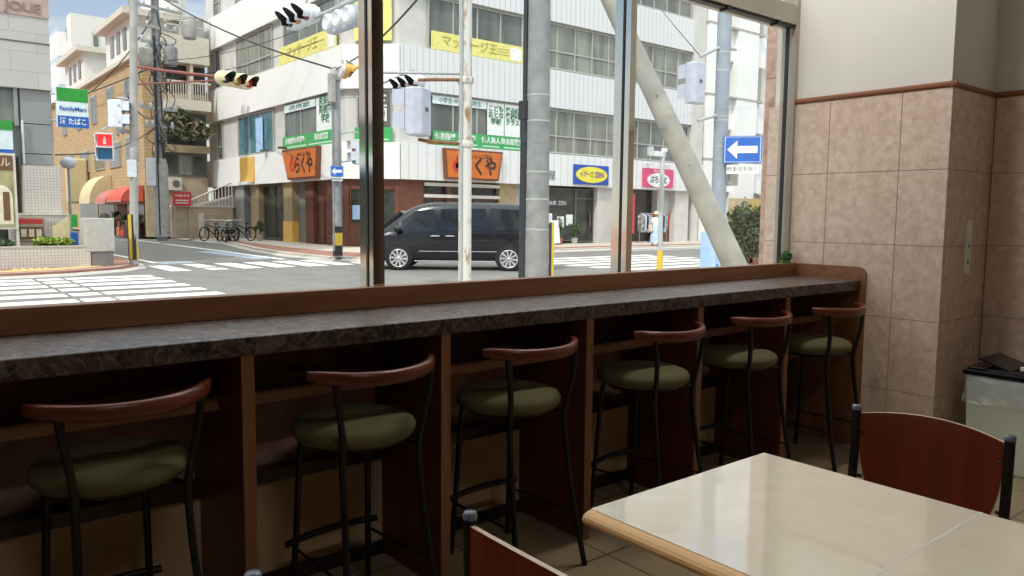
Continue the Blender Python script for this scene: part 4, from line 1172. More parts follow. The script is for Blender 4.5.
    MB().lathe([(.036, 0), (.036, 2.42), (0, 2.44)], c, 14).build('shaft', M['greypole'], r)
    MB().lathe([(.052, .35), (.052, .82), (.037, .85)], c, 16).build('foot_sleeve', M['yb_y'], r, label='yellow sleeve')
    MB().box(9.50, 9.9, 8.27, 8.31, 2.36, 2.44).build('bracket', M['sigwhite'], r)
    for x in (9.52, 9.86): MB().box(x, x + .06, 8.25, 8.33, 2.44, 2.5).build('bracket_knob', M['sigwhite'], r)

    # left corner pole
    c = (5.193, 22.41, 0); tp = Vector((5.42, 22.26, 8.2))
    r = pole_base('signal_pole', c, 'grey pole with yellow and black foot at the left corner, red pedestrian light on it', group='street poles')
    MB().tube([Vector(c), Vector(c).lerp(tp, .5), tp], [.112, .104, .095], 20).build('shaft', M['conc'], r)
    b = MB()
    for k in range(8): b.mat(k % 2).obox((5.193 + .116 * cos(k * PI / 4 + 3.9), 22.41 + .116 * sin(k * PI / 4 + 3.9), .72), (.09, .012, 1.2), k * PI / 4 + 3.9 + PI / 2)
    b.build('foot_marking', [M['yb_y'], M['visor']], r)
    MB().tube([(5.193, 22.41, 5.2), (6.0, 21.9, 5.08), (7.1, 21.25, 4.98)], .04, 8).build('arm', M['redarm'], r)
    MB().tube([(5.193, 22.41, 4.45), (5.4, 22.3, 4.72), (7.1, 21.25, 4.88)], .025, 8).build('arm', M['redarm'], r)
    for z in (4.33, 3.45): MB().tube([(5.193, 22.41, z), (4.95, 22.5, z + .03)], .025, 8).build('bracket_arm', M['greypole'], r)
    MB().tube([(5.193, 22.41, 3.5), (4.75, 22.55, 3.62), (4.6, 22.6, 3.5)], .03, 8).build('bracket_arm', M['greypole'], r)
    MB().box(5.08, 5.3, 22.25, 22.29, 2.3, 2.75).build('plate', M['sigwhite'], r)
    MB().lathe([(.12, 7.0), (.13, 7.05), (.13, 7.5), (.1, 7.55)], (5.4, 22.3, 0), 14).build('clamp', M['greypole'], r)
    hooded_signal('traffic_light', (7.51, 20.99, 4.90), math.radians(-66), 'cream three-lamp signal over the side-street mouth, red lamp at its right end', ('visor', 'lens_y', 'lens_rl'), 1.12, 'cream')
    ped_signal('pedestrian_signal', (5.03, 22.26, 3.90), math.radians(-20), 'white pedestrian signal box seen side-on, above the lit red one', ('lens_r', 'lens_b'), 'sigwhite', .46, .70, .34)
    ped_signal('pedestrian_signal', (4.61, 22.47, 3.06), math.radians(-108), 'pedestrian signal showing a lit red figure, at the left corner', ('lens_on', 'lens_b'), 'sigwhite', .42, .72, .2)

    # pole in front of the office corner
    c = (11.11, 22.36, 0)
    c = (11.35, 22.85, 0)
    r = pole_base('utility_pole', c, 'concrete pole with yellow-banded foot in front of the office corner', group='street poles')
    MB().lathe([(.15, 0), (.14, 3), (.13, 5.95), (0, 6.0)], c, 20).build('shaft', M['concpole'], r)
    b = MB(); b.lathe([(.155, .05), (.155, .38)], c, 20).mat(1).lathe([(.155, .38), (.155, .78)], c, 20).mat(0).lathe([(.155, .78), (.155, .98)], c, 20)
    b.build('foot_marking', [M['visor'], M['yb_y']], r)
    MB().box(11.06, 11.24, 22.62, 22.86, 4.85, 5.75).build('transformer_box', M['conc'], r, bevel=.03)
    MB().lathe([(.16, 5.55), (.17, 5.6), (.17, 5.85), (.15, 5.9)], c, 18).build('clamp', M['conc'], r)
    for z in (5.0, 3.9, 3.0): MB().tube([(11.35, 22.85, z), (11.75, 22.6, z + .08), (12.2, 22.5, z + .05)], .025, 8).build('bracket_arm', M['greypole'], r)
    MB().tube([(11.2, 22.8, 0.2), (11.2, 22.8, 5.6)], .035, 8).build('conduit', M['concpole'], r)
    ped_signal('pedestrian_signal', (11.62, 22.2, 3.32), math.radians(170), 'dark-lensed pedestrian signal partly behind the first steel mullion', ('lens_r', 'lens_b'), 'sigwhite', .40, .76, .2)
    arrow_sign('arrow_sign', (11.24, 22.62, 2.72), math.radians(-27), .40, .34, 'small blue board with white arrow on the pole by the office corner', '軽車両を除く')

    # steel signal pole hidden behind the first mullion
    c = (12.42, 22.75, 0)
    r = pole_base('signal_pole', c, 'steel signal pole lined up behind the first steel mullion, its arms reaching left and right', group='street poles')
    MB().lathe([(.09, 0), (.085, 6.2), (0, 6.22)], c, 16).build('shaft', M['greypole'], r)
    MB().tube([(12.42, 22.75, 5.36), (11.9, 20.6, 5.32), (11.48, 18.6, 5.30)], .03, 8).build('arm', M['greypole'], r)
    MB().tube([(12.42, 22.75, 5.75), (11.2, 21.0, 5.65), (10.26, 20.0, 5.62)], .03, 8).build('arm', M['greypole'], r)
    hooded_signal('traffic_light', (11.42, 18.55, 4.95), PI, 'small white three-lamp signal just right of the first steel mullion', ('lens_g', 'lens_y', 'lens_r'), 1.12)
    hooded_signal('traffic_light', (10.22, 19.95, 5.32), math.radians(-20), 'signal mostly behind the first steel mullion, one amber hood showing at its left', ('lens_y', 'lens_y', 'lens_r'), .9, 'ambercap')
build_poles()

def cable(pts, r, m='cable', label='', k=8):
    o = MB().tube(smooth_pts(pts, k), r, 6).build('overhead_cable', M[m])
    return tag(o, label, 'cable', 'overhead cables')
def sag(a, b, d):
    a, b = Vector(a), Vector(b); return [a.lerp(b, t) - Vector((0, 0, d * 4 * t * (1 - t))) for t in (0, .25, .5, .75, 1)]
UT = Vector((10.4, 39.3, 11.0))
def build_cables():
    L = [((10.3, 39.0, 11.4), (11.35, 22.85, 5.9), .3, .03, 'dark cable from the cluttered pole top down to the office corner pole'),
         ((11.35, 22.85, 5.9), (7.15, 8.3, 6.5), .5, .022, 'dark cable rising from the office corner pole to the thick grey pole'),
         ((10.5, 39.0, 9.0), (5.19, 22.41, 5.25), .4, .02, 'dark cable from the cluttered pole to the left corner pole'),
         ((10.6, 39.0, 8.4), (15.1, 33.0, 9.6), .3, .016, 'thin cable from the cluttered pole to the office side wall, upper one'),
         ((10.6, 39.0, 7.6), (15.1, 31.5, 8.8), .3, .016, 'thin cable from the cluttered pole to the office side wall, lower one'),
         ((10.4, 39.3, 10.5), (10.9, 62.0, 9.0), .6, .03, 'cable running from the cluttered pole along the side street'),
         ((10.4, 39.3, 8.2), (4.2, 60.0, 7.0), .5, .03, 'cable crossing the side street to the left'),
         ((5.19, 22.41, 4.4), (10.4, 39.3, 6.2), .5, .02, 'low cable from the left corner pole back to the cluttered pole'),
         ((3.75, 24.2, 2.9), (10.4, 39.3, 5.5), .4, .02, 'lowest cable, from the grey corner building to the cluttered pole'),
         ((10.84, 8.38, 4.10), (31.3, 28.2, 13.7), .1, .010, 'thin stay wire from the bluish pole bracket up to the office wall')]
    for a, b, d, r, lb in L: cable(sag(a, b, d), r, 'cable', lb)
build_cables()

# cluttered utility pole in the side street
def build_cluttered():
    c = (10.4, 39.3, 0)
    r = pole_base('utility_pole', c, 'cluttered utility pole with transformers and crossarms in the side street', group='street poles')
    MB().lathe([(.24, 0), (.22, 4), (.17, 12.5)], c, 20).build('shaft', M['concpole'], r)
    MB().lathe([(.34, .2), (.34, 3.6), (.26, 3.9)], c, 20).build('pole_guard', M['conc'], r)
    for z, L_ in ((11.3, 1.1), (10.8, 1.3), (9.9, 1.0), (9.2, .8), (6.2, .9), (5.4, .7)):
        MB().obox((10.4, 39.15, z), (2 * L_, .1, .12), .25).build('crossarm', M['greypole'], r)
        for s in (-.9, -.45, .45, .9):
            MB().lathe([(.03, 0), (.07, .04), (.05, .1), (.07, .14), (.02, .2)], (10.4 + s * L_ * cos(.25), 39.15 + s * L_ * sin(.25), z + .05), 10).build('insulator', M['sigwhite'], r)
    for (x, y, z, m) in ((9.85, 38.9, 8.0, 'conc'), (10.95, 39.0, 8.2, 'concpole'), (11.9, 39.2, 9.6, 'conc')):
        MB().lathe([(0, 0), (.28, .02), (.30, .1), (.30, .8), (.28, .86), (.1, .92), (0, .92)], (x, y, z), 18).build('transformer', M[m], r)
    MB().tube([(10.4, 39.3, 10.2), (11.9, 39.2, 10.6)], .03, 6).build('bracket_arm', M['greypole'], r)
    for k in range(40):
        z0 = random.uniform(4.6, 11.2); a = random.uniform(0, 2 * PI); R = random.uniform(.3, 1.0)
        P = [Vector(c) + Vector((.2 * cos(a), .2 * sin(a), z0)), Vector(c) + Vector((R * cos(a + .5), R * .5 * sin(a + .5), z0 - random.uniform(.2, .9))), Vector(c) + Vector((.22 * cos(a + 1), .22 * sin(a + 1), z0 - random.uniform(.6, 1.8)))]
        MB().tube(smooth_pts(P, 5), .022, 5).build('jumper_wire', M['cable'], r)
    MB().tube([(10.25, 39.05, .3), (10.25, 39.05, 9.5)], .06, 8).build('conduit', M['darkpole'], r)
    b = MB().box(9.75, 10.1, 38.9, 39.2, 2.6, 3.9); b.build('meter_box', M['sigwhite'], r, bevel=.03)
build_cluttered()

# ------------------------------------------------------------------ left corner building, planter
def foliage(name, parent, c, rad, n, size, m, seed=1, flat_=0.0, m2=None):
    """leaf cloud: many small bent leaves spread through an uneven ellipsoid"""
    rnd = random.Random(seed); b = MB(); lumps = [(Vector((rnd.uniform(-.6, .6), rnd.uniform(-.6, .6), rnd.uniform(-.5, .6))), rnd.uniform(.35, .6)) for _ in range(9)]
    c = Vector(c)
    for i in range(n):
        lc, lr = lumps[i % 9]
        v = Vector((rnd.gauss(0, 1), rnd.gauss(0, 1), rnd.gauss(0, 1))).normalized() * lr * rnd.uniform(.55, 1) + lc
        p = c + Vector((v.x * rad[0], v.y * rad[1], v.z * rad[2]))
        if p.z < c.z - rad[2]: continue
        nrm = Vector((rnd.gauss(0, 1), rnd.gauss(0, 1), rnd.gauss(.4, 1))).normalized(); t = nrm.orthogonal().normalized(); t.rotate(Matrix.Rotation(rnd.uniform(0, 6.3), 3, nrm)); s = nrm.cross(t)
        z = size * rnd.uniform(.7, 1.3)
        b.mat(0 if m2 is None or rnd.random() < .7 else 1)
        b.add([p - t * z, p + s * z * .45 + nrm * z * .12, p + t * z, p - s * z * .45 + nrm * z * .12], [(0, 1, 2, 3)])
    return b.build(name, [m] if m2 is None else [m, m2], parent, recalc=False)

def build_left():
    r = empty('corner_building', (-2, 30, 0), 'grey granite corner building with stone lettering over a convenience shop', 'building')
    X1 = 3.70
    MB().box(-14, X1, 24.0, 38, 4.57, 16).build('wall', M['granite'], r)
    MB().box(-14, X1 - .02, 24.3, 38, 0, 4.57).build('lower_wall', M['greypanel'], r)
    MB().box(-14, X1 + .01, 23.97, 24.02, 6.42, 7.6).build('stone_band', M['pinkstone'], r)
    text('lettering', 'JOUE', .32, (3.13, 23.965, 6.62), 0, M['pinklet'], r, ext=.02, sx=1.1, bold=.004)
    for z in (5.74,): MB().box(-14, X1 + .004, 23.985, 24.0, z, z + .03).build('seam', M['dframe'], r)
    # metal panels and shop window
    for (a, c, z0, z1) in ((2.98, X1, 3.68, 4.56), (2.98, X1, 2.90, 3.66), (2.98, X1, 2.6, 2.88)):
        MB().box(a, c, 24.12, 24.3, z0, z1).build('metal_panel', M['greypanel'], r, bevel=.012)
    MB().tube([(3.0, 24.05, 2.62), (3.0, 24.05, 3.75)], .03, 8).build('downpipe', M['sigwhite'], r)
    w = MB().box(-13, 2.9, 24.2, 24.3, 3.68, 4.5).build('shop_window', M['pane'], r)
    MB().box(2.84, 2.93, 24.1, 24.3, 3.6, 4.57).build('window_frame', M['greypanel'], w)
    b = MB().box(-13, 2.74, 23.75, 24.3, 2.83, 3.68); f = b.build('shop_fascia', M['fwhite'], r)
    MB().box(-13, 2.745, 23.735, 23.75, 3.44, 3.68).build('green_stripe', M['fgreen'], f); MB().box(-13, 2.745, 23.735, 23.75, 2.83, 2.95).build('blue_stripe', M['fblue'], f)
    MB().box(-13, 2.9, 24.25, 24.3, 0, 2.8).build('shop_glazing', M['shopglass'], r)
    # mosaic pillar and low wall
    MB().box(2.93, 3.80, 23.85, 24.29, 0, 2.58).build('tile_pillar', M['mosaic'], r)
    MB().box(2.55, 3.84, 23.5, 23.85, 0, 1.28).build('tile_dado', M['mosaic'], r); MB().box(2.53, 3.86, 23.48, 23.87, 1.28, 1.33).build('dado_cap', M['roofslab'], r)
    s = empty('wall_sign', (3.0, 23.45, .75), 'brown and red picture board on the low tiled wall behind the hedge', 'sign')
    MB().box(2.72, 3.30, 23.44, 23.49, .62, 1.22).build('board', M['beigewall'], s)
    MB().box(2.74, 3.28, 23.43, 23.44, 1.06, 1.18).build('red_stripe', M['redsign'], s); MB().box(2.74, 3.28, 23.43, 23.44, .66, .98).build('picture', M['posterbrown'], s)
    for k in range(3): MB().box(2.78 + k * .17, 2.90 + k * .17, 23.42, 23.43, .72, .92).build('picture_block', M['posterpale'], s)
    # poster in a pale frame
    s = empty('poster_board', (1.9, 22.85, 0), 'tall framed hotel poster with an arch picture, at the far left edge', 'poster')
    MB().box(1.18, 2.66, 22.8, 22.88, .93, 2.80).build('frame', M['roofslab'], s); MB().box(1.24, 2.60, 22.79, 22.80, .99, 2.74).build('sheet', M['poster'], s)
    MB().box(1.24, 2.60, 22.78, 22.79, 2.38, 2.74).build('title_strip', M['posterbrown'], s)
    text('lettering', 'ホテル', .25, (2.22, 22.775, 2.56), 0, M['posterpale'], s, sx=.9)
    b = MB(); cx, cz = 2.30, 1.72
    b.prism([(cx + .26 * cos(a), 22.785, cz + .30 * sin(a)) for a in [i * PI / 14 for i in range(15)]] + [(cx - .26, 22.785, 1.05), (cx + .26, 22.785, 1.05)], (0, .006, 0)); b.build('arch_picture', M['posterpale'], s)
    b = MB().box(cx + .06, cx + .20, 22.776, 22.782, 1.15, 1.85); b.build('arch_door', M['posterbrown'], s)
    for x in (1.22, 2.64): MB().box(x - .03, x + .03, 22.82, 22.9, 0, .93).build('post', M['roofslab'], s)
    # planter
    s = empty('tiled_planter', (0, 22.35, 0), 'long low planter faced with small square tiles at the left corner', 'planter')
    b = MB().box(-8, 4.09, 22.0, 22.15, 0, .50).box(-8, 4.09, 22.75, 22.79, 0, .50).box(4.0, 4.09, 22.15, 22.75, 0, .5); b.build('tiled_wall', M['mosaic'], s)
    MB().box(-8, 4.10, 21.985, 22.16, .50, .53).build('coping', M['kerb'], s)
    MB().box(-8, 4.0, 22.15, 22.75, 0.05, .45).build('soil', M['bark'], s)
    for (x, w_, hgt, m, sd, lb) in ((3.35, .62, .17, 'leafl', 3, 'lime green low hedge in the tiled planter'), (2.1, .42, .16, 'leafd', 4, 'darker clump of leaves at the left end of the planter, below the poster')):
        h = empty('hedge', (x, 22.45, .45), lb, 'hedge')
        foliage('leaves', h, (x, 22.42, .57), (w_, .26, hgt), 1500, .05, M[m], sd, m2=M['leaf'])
        MB().tube([(x, 22.45, .45), (x + .03, 22.45, .6)], .02, 6).build('stem', M['bark'], h)
    # grey box pillar on a dark plinth
    s = empty('gate_pillar', (4.3, 22.4, 0), 'grey rendered box pillar on a darker base, at the end of the planter', 'pillar')
    MB().box(4.11, 4.62, 22.02, 22.7, 0, .37).build('base', M['greydoor'], s); MB().box(3.98, 4.66, 21.99, 22.72, .37, 1.22).build('shaft', M['kerb'], s, bevel=.015)
    MB().lathe([(0, .13), (.06, .125), (.11, .07), (.12, 0)], (4.52, 22.35, 1.22), 16).build('black_dome', M['visor'], s)  # small black dome for the round thing on the pillar top
    # slanted cream board with small green and blue notices
    s = empty('notice_board', (3.72, 23.1, 0), 'slanted cream board with small green and blue notices, left of the box pillar', 'sign')
    b = MB(); b.prism([(3.42, 23.0, .2), (3.86, 23.0, .2), (3.86, 23.0, 1.28), (3.42, 23.0, .98)], (0, .05, 0)); b.build('board', M['creamaw'], s)
    MB().box(3.84, 3.99, 22.93, 22.99, .98, 1.30).build('green_notice', M['fgreen'], s); MB().box(3.82, 3.99, 22.93, 22.99, .50, .84).build('blue_notice', M['fblue'], s)
    MB().box(3.80, 3.84, 22.96, 23.0, 0, 1.3).build('post', M['greypole'], s)
    # projecting shop sign
    s = empty('projecting_sign', (4.15, 23.95, 3.60), 'green, white and blue shop sign sticking out from the grey corner building', 'sign')
    y0, y1 = 23.80, 23.98
    MB().box(3.77, 4.52, y0, y1, 3.62, 4.66).build('panel', M['fwhite'], s, bevel=.01)
    MB().box(3.775, 4.515, y0 - .006, y0, 4.30, 4.655).build('green_band', M['fgreen'], s); MB().box(3.775, 4.515, y0 - .006, y0, 3.625, 3.92).build('blue_band', M['fblue'], s)
    text('lettering', 'FamilyMart', .155, (4.145, y0 - .008, 4.11), 0, M['fblue'], s, sx=.92, bold=.002)
    text('lettering', '酒 たばこ', .19, (4.145, y0 - .01, 3.77), 0, M['white'], s, sx=.8, bold=.003)
    for z in (3.8, 4.5): MB().tube([(3.66, 24.05, z), (3.85, 23.95, z)], .025, 8).build('bracket', M['greypole'], s)
build_left()

# ------------------------------------------------------------------ side street: tan brick block, wall, stairs, far block
def build_side():
    X0, Y0, YE, ZT, XE = 11.4, 46.0, 82.0, 9.85, 14.72
    r = empty('brick_apartment', (16, 65, 0), 'tan brick apartment block with white dormers along the side street', 'building')
    MB().box(X0, XE, Y0 + .02, YE, 0, ZT).build('brick_wall', M['brownwall'], r)
    MB().box(X0 + .02, XE, Y0 - .02, Y0 + .02, 0, 10.0).build('end_wall', M['beigewall'], r)
    # corner strip seen to the left of the pole, brick too
    MB().box(X0 - .02, X0 + .55, Y0 - .03, Y0 - .02, 2.8, ZT).build('corner_strip', M['brownwall'], r)
    MB().box(X0 - .25, XE, Y0 - .3, YE, ZT, ZT + .25).build('eaves', M['roofslab'], r)
    MB().prism([(X0 - .1, Y0 - .1, ZT + .25), (X0 + 2.6, Y0 - .1, ZT + 2.4), (XE, Y0 - .1, ZT + 2.4), (XE, Y0 - .1, ZT + .25)], (0, YE - Y0, 0)).build('roof', M['roofgrey'], r)
    for (ya, yb) in ((47.6, 54.0), (60.5, 67.5)):
        d = MB().box(X0 - .05, X0 + 3, ya, yb, ZT + .2, 12.2).build('dormer', M['dormer'], r)
        MB().box(X0 - .6, X0 + 3.2, ya - .5, yb + .5, 12.2, 12.55).build('dormer_roof', M['roofslab'], d)
        for k in range(3):
            y = ya + .9 + k * (yb - ya - 1.8) / 3 + .3
            MB().box(X0 - .1, X0 - .04, y, y + .75, 10.6, 11.8).build('dormer_window', M['pane'], d)
    for (y, w, z0, z1) in ((48.0, 1.6, 7.2, 9.0), (52.6, 1.6, 7.2, 9.0), (57.4, 1.6, 7.2, 9.0), (62.5, 1.6, 7.2, 9.0), (68, 1.6, 7.2, 9.0), (74, 1.6, 7.2, 9.0),
                           (50.4, .5, 6.0, 7.4), (51.6, .5, 6.0, 7.4), (47.2, 2.6, 4.3, 5.7), (51.2, 3.0, 4.1, 5.6), (55.6, 2.8, 4.1, 5.6), (60.4, 3.0, 4.1, 5.6), (66, 3, 4.1, 5.6)):
        f = MB().box(X0 - .08, X0, y, y + w, z0, z1).build('window', M['frame'], r)
        n = 2 if w < 2 else 4
        if w > 1:
            for k in range(n): MB().box(X0 - .1, X0 - .08, y + .08 + k * w / n, y + (k + 1) * w / n - .04, z0 + .08, z1 - .08).build('pane', M['pane'], f)
        else: MB().box(X0 - .1, X0 - .08, y + .05, y + w - .05, z0 + .05, z1 - .05).build('pane', M['pane'], f)
    # water tank on the roof
    MB().lathe([(1.2, ZT + .2), (1.2, 14.6), (.9, 15.1), (0, 15.3)], (13.7, 50, 0), 20).build('water_tank', M['dormer'], r)
    # end wall: parapet with railing, balconies, windows
    MB().box(X0 + .8, XE, Y0 - .9, Y0 - .02, 9.55, 11.0).build('parapet', M['roofslab'], r)
    for x in [X0 + 1.0 + .8 * k for k in range(4)]:
        MB().box(x, x + .06, Y0 - .85, Y0 - .78, 11.0, 12.0).build('railing_post', M['railwhite'], r)
    for z in (11.5, 11.95): MB().box(X0 + 1, XE, Y0 - .85, Y0 - .78, z, z + .06).build('railing_bar', M['railwhite'], r)
    MB().box(X0 + 1.2, XE, Y0 - .06, Y0 - .02, 8.0, 9.5).build('balcony_opening', M['shopdark'], r)
    MB().box(X0 + 2.3, X0 + 2.45, Y0 - .8, Y0 - .02, 7.5, 9.55).build('balcony_post', M['roofslab'], r)
    MB().box(X0 + 1.0, XE, Y0 - 1.0, Y0 - .02, 7.0, 7.55).build('balcony_slab', M['roofslab'], r)
    rl = MB().box(X0 + 1.0, XE, Y0 - 1.0, Y0 - .94, 8.45, 8.55).build('balcony_rail', M['railwhite'], r)
    for k in range(17): MB().box(X0 + 1.05 + k * .13, X0 + 1.09 + k * .13, Y0 - .99, Y0 - .95, 7.55, 8.45).build('baluster', M['railwhite'], rl)
    MB().box(X0 + 1.2, XE, Y0 - .05, Y0 - .02, 5.0, 6.9).build('loggia_opening', M['shopdark'], r)
    MB().box(X0 + .4, XE, Y0 - .5, Y0 - .02, 4.7, 5.1).build('floor_slab', M['beigewall'], r)
    MB().box(X0 + .9, XE, Y0 - .08, Y0 - .02, 3.4, 4.7).build('window_strip', M['dframe'], r)
    for k in range(3): MB().box(X0 + 1.0 + k * .78, X0 + 1.65 + k * .78, Y0 - .1, Y0 - .08, 3.5, 4.55).build('window', M['pane2' if k % 2 else 'shopglass'], r)
    a = MB().box(X0 + 1.0, X0 + 1.7, Y0 - .7, Y0 - .03, 2.6, 3.3).build('air_conditioner', M['roofslab'], r)
    MB().lathe([(0, 0), (.2, 0), (.2, .02), (0, .02)], (X0 + 1.4, Y0 - .71, 2.95), 16, 'H', False, -PI / 2).build('fan_grille', M['dframe'], a)
    # street-level fronts with awnings
    for (y0, y1, m) in ((46.3, 49.8, 'shopdark'), (50.3, 52.6, 'shopwood'), (53.3, 57, 'shopdark'), (58, 64, 'shopglass')):
        MB().box(X0 - .06, X0, y0, y1, 0, 2.6).build('shopfront', M[m], r)
    def awning(y0, y1, x0, z0, z1, m, lb):
        s = empty('awning', (X0 - .4, (y0 + y1) / 2, z0), lb, 'awning', 'barrel awnings along the side street')
        n = 8; P = [(X0 - .02, z1)] + [(X0 - .02 - (X0 - x0) * sin(t * PI / 2 / n), z0 + (z1 - z0) * cos(t * PI / 2 / n)) for t in range(1, n + 1)]
        b = MB(); vs = []
        for (x, z) in P: vs += [(x, y0, z), (x, y1, z)]
        b.add(vs, [(2 * i, 2 * i + 2, 2 * i + 3, 2 * i + 1) for i in range(n)], True)
        for e in (0, 1): b.add([vs[2 * i + e] for i in range(n + 1)] + [(X0 - .02, (y0, y1)[e], z0)], [tuple(range(n + 2))])
        b.build('canopy', M[m], s, recalc=False)
        b = MB().tube([(x0, y0, z0), (x0, y1, z0)], .03, 6); b.build('front_bar', M['greypole'], s)
    awning(46.3, 49.8, 10.2, 1.95, 2.85, 'redaw', 'bright red barrel awning nearest the corner pole')
    awning(50.2, 53.0, 10.2, 1.85, 2.75, 'pinkaw', 'faded reddish awning behind the bright red one')
    awning(54.0, 57.2, 10.1, 1.85, 3.65, 'creamaw', 'cream barrel awning over the box pillar')
    s = empty('shop_banner', (10.3, 61, 1.9), 'tall cream hanging banner box left of the cream awning', 'banner')
    MB().box(10.0, 11.3, 60.5, 61.2, 1.9, 5.0).build('panel', M['creamaw'], s, bevel=.15)
    MB().box(11.25, 11.4, 60.6, 61.0, 3, 3.2).build('bracket', M['greypole'], s)
    s = empty('street_lamp', (5.75, 34.4, 0), 'round white street lamp on a thin pole behind the projecting shop sign', 'lamp')
    MB().tube([(5.75, 34.4, 0), (5.75, 34.4, 3.5)], .05, 8).build('pole', M['greypole'], s); MB().lathe([(0, -.24), (.2, -.18), (.30, 0), (.2, .18), (0, .24)], (5.75, 34.4, 3.25), 18).build('globe', M['sigwhite'], s)
    # goods outside the awning shop
    for k, (y, h, m) in enumerate(((46.8, 1.2, 'visor'), (47.8, .8, 'redsign'), (48.8, 1.1, 'terracotta'), (50.8, 1.3, 'visor'))):
        s = empty('shop_crate_stack', (10.8, y, 0), ('dark rack of goods nearest the cluttered pole', 'low red crate stack under the bright red awning', 'terracotta crate stack under the bright red awning', 'tall dark rack of goods under the faded awning')[k], 'rack', 'goods outside the awning shops')
        MB().box(10.5, 11.2, y - .35, y + .35, 0, h * .45).build('crate', M[m], s, bevel=.02); MB().box(10.55, 11.15, y - .3, y + .3, h * .45, h * .75).build('crate', M['shopwood'], s, bevel=.02)
        foliage('goods', s, (10.85, y, h * .9), (.3, .3, h * .22), 160, .08, M['leaf'], 20 + k)
    # retaining wall with stairs and railing
    w = empty('retaining_wall', (13.6, 43.2, 0), 'beige retaining wall with stair railing behind the parked bicycles', 'wall')
    MB().box(11.9, 15.1, 43.0, 43.3, 0, 1.66).build('wall_face', M['beigewall'], w); MB().box(11.88, 15.15, 42.95, 43.35, 1.66, 1.74).build('coping', M['roofslab'], w)
    MB().box(13.2, 13.5, 42.9, 43.0, .1, 1.35).build('buttress', M['roofslab'], w)
    b = MB(); b.prism([(12.6, 43.3, 1.6), (15.1, 43.3, 1.6), (15.1, 43.3, 2.2)], (0, 1.4, 0)); b.build('stair_flight', M['conc'], w)
    R0, R1 = Vector((12.55, 43.1, 1.85)), Vector((15.1, 43.1, 3.05))
    rl = MB().tube([R0, R1], .045, 8).build('handrail', M['railwhite'], w)
    MB().tube([R0 + Vector((0, 0, -.2)), R1 + Vector((0, 0, -.75))], .03, 8).build('lower_rail', M['railwhite'], w)
    for k in range(15):
        p = R0.lerp(R1, k / 14); MB().box(p.x - .02, p.x + .02, 43.08, 43.12, 1.74, p.z).build('baluster', M['railwhite'], w)
    s = empty('red_sign', (12.3, 42.7, 1.7), 'red rectangular notice with white lines at the end of the stair railing', 'sign')
    MB().box(11.88, 12.80, 42.68, 42.74, 1.72, 2.44).build('board', M['redsign'], s)
    text('lettering', '月極駐車場', .15, (12.34, 42.675, 2.24), 0, M['white'], s)
    for z in (1.98, 1.84): MB().box(12.0, 12.68, 42.67, 42.68, z, z + .05).build('white_line', M['white'], s)
    for x in (11.95, 12.7): MB().box(x, x + .05, 42.75, 42.8, 0, 2.4).build('post', M['greypole'], s)
    # creeper spilling over the loggia
    p = empty('creeper', (13.6, 44.75, 5), 'tangled creeper spilling from the loggia above the stairs', 'plant')
    foliage('foliage', p, (13.5, 44.75, 6.1), (1.45, .35, 1.0), 1300, .14, M['leafd'], 8, m2=M['beigewall'])
    MB().tube([(14.2, 44.8, 5.1), (14.0, 44.7, 5.8), (13.4, 44.7, 6.6)], .05, 6).build('stem', M['bark'], p)
    # tall white block behind
    t = empty('white_tower', (18, 92, 0), 'tall white block with pale blue bands far down the side street', 'building')
    MB().box(13.6, 26, 84, 96, 0, 18.4).build('wall', M['farwhite'], t); MB().box(14.4, 20.6, 82, 84, 10, 19.4).build('stair_tower', M['dormer'], t)
    MB().box(8, 13.59, 92, 100, 0, 15.6).build('low_wing', M['farwhite'], t); MB().box(17, 19.8, 81.9, 82, 12.6, 14.2).build('window', M['pane'], t)
    MB().box(14.4, 15.2, 83.9, 84, 17.2, 18.4).build('window', M['pane'], t); MB().box(16.2, 16.6, 81.9, 82, 15, 18).build('window', M['pane'], t)
build_side()

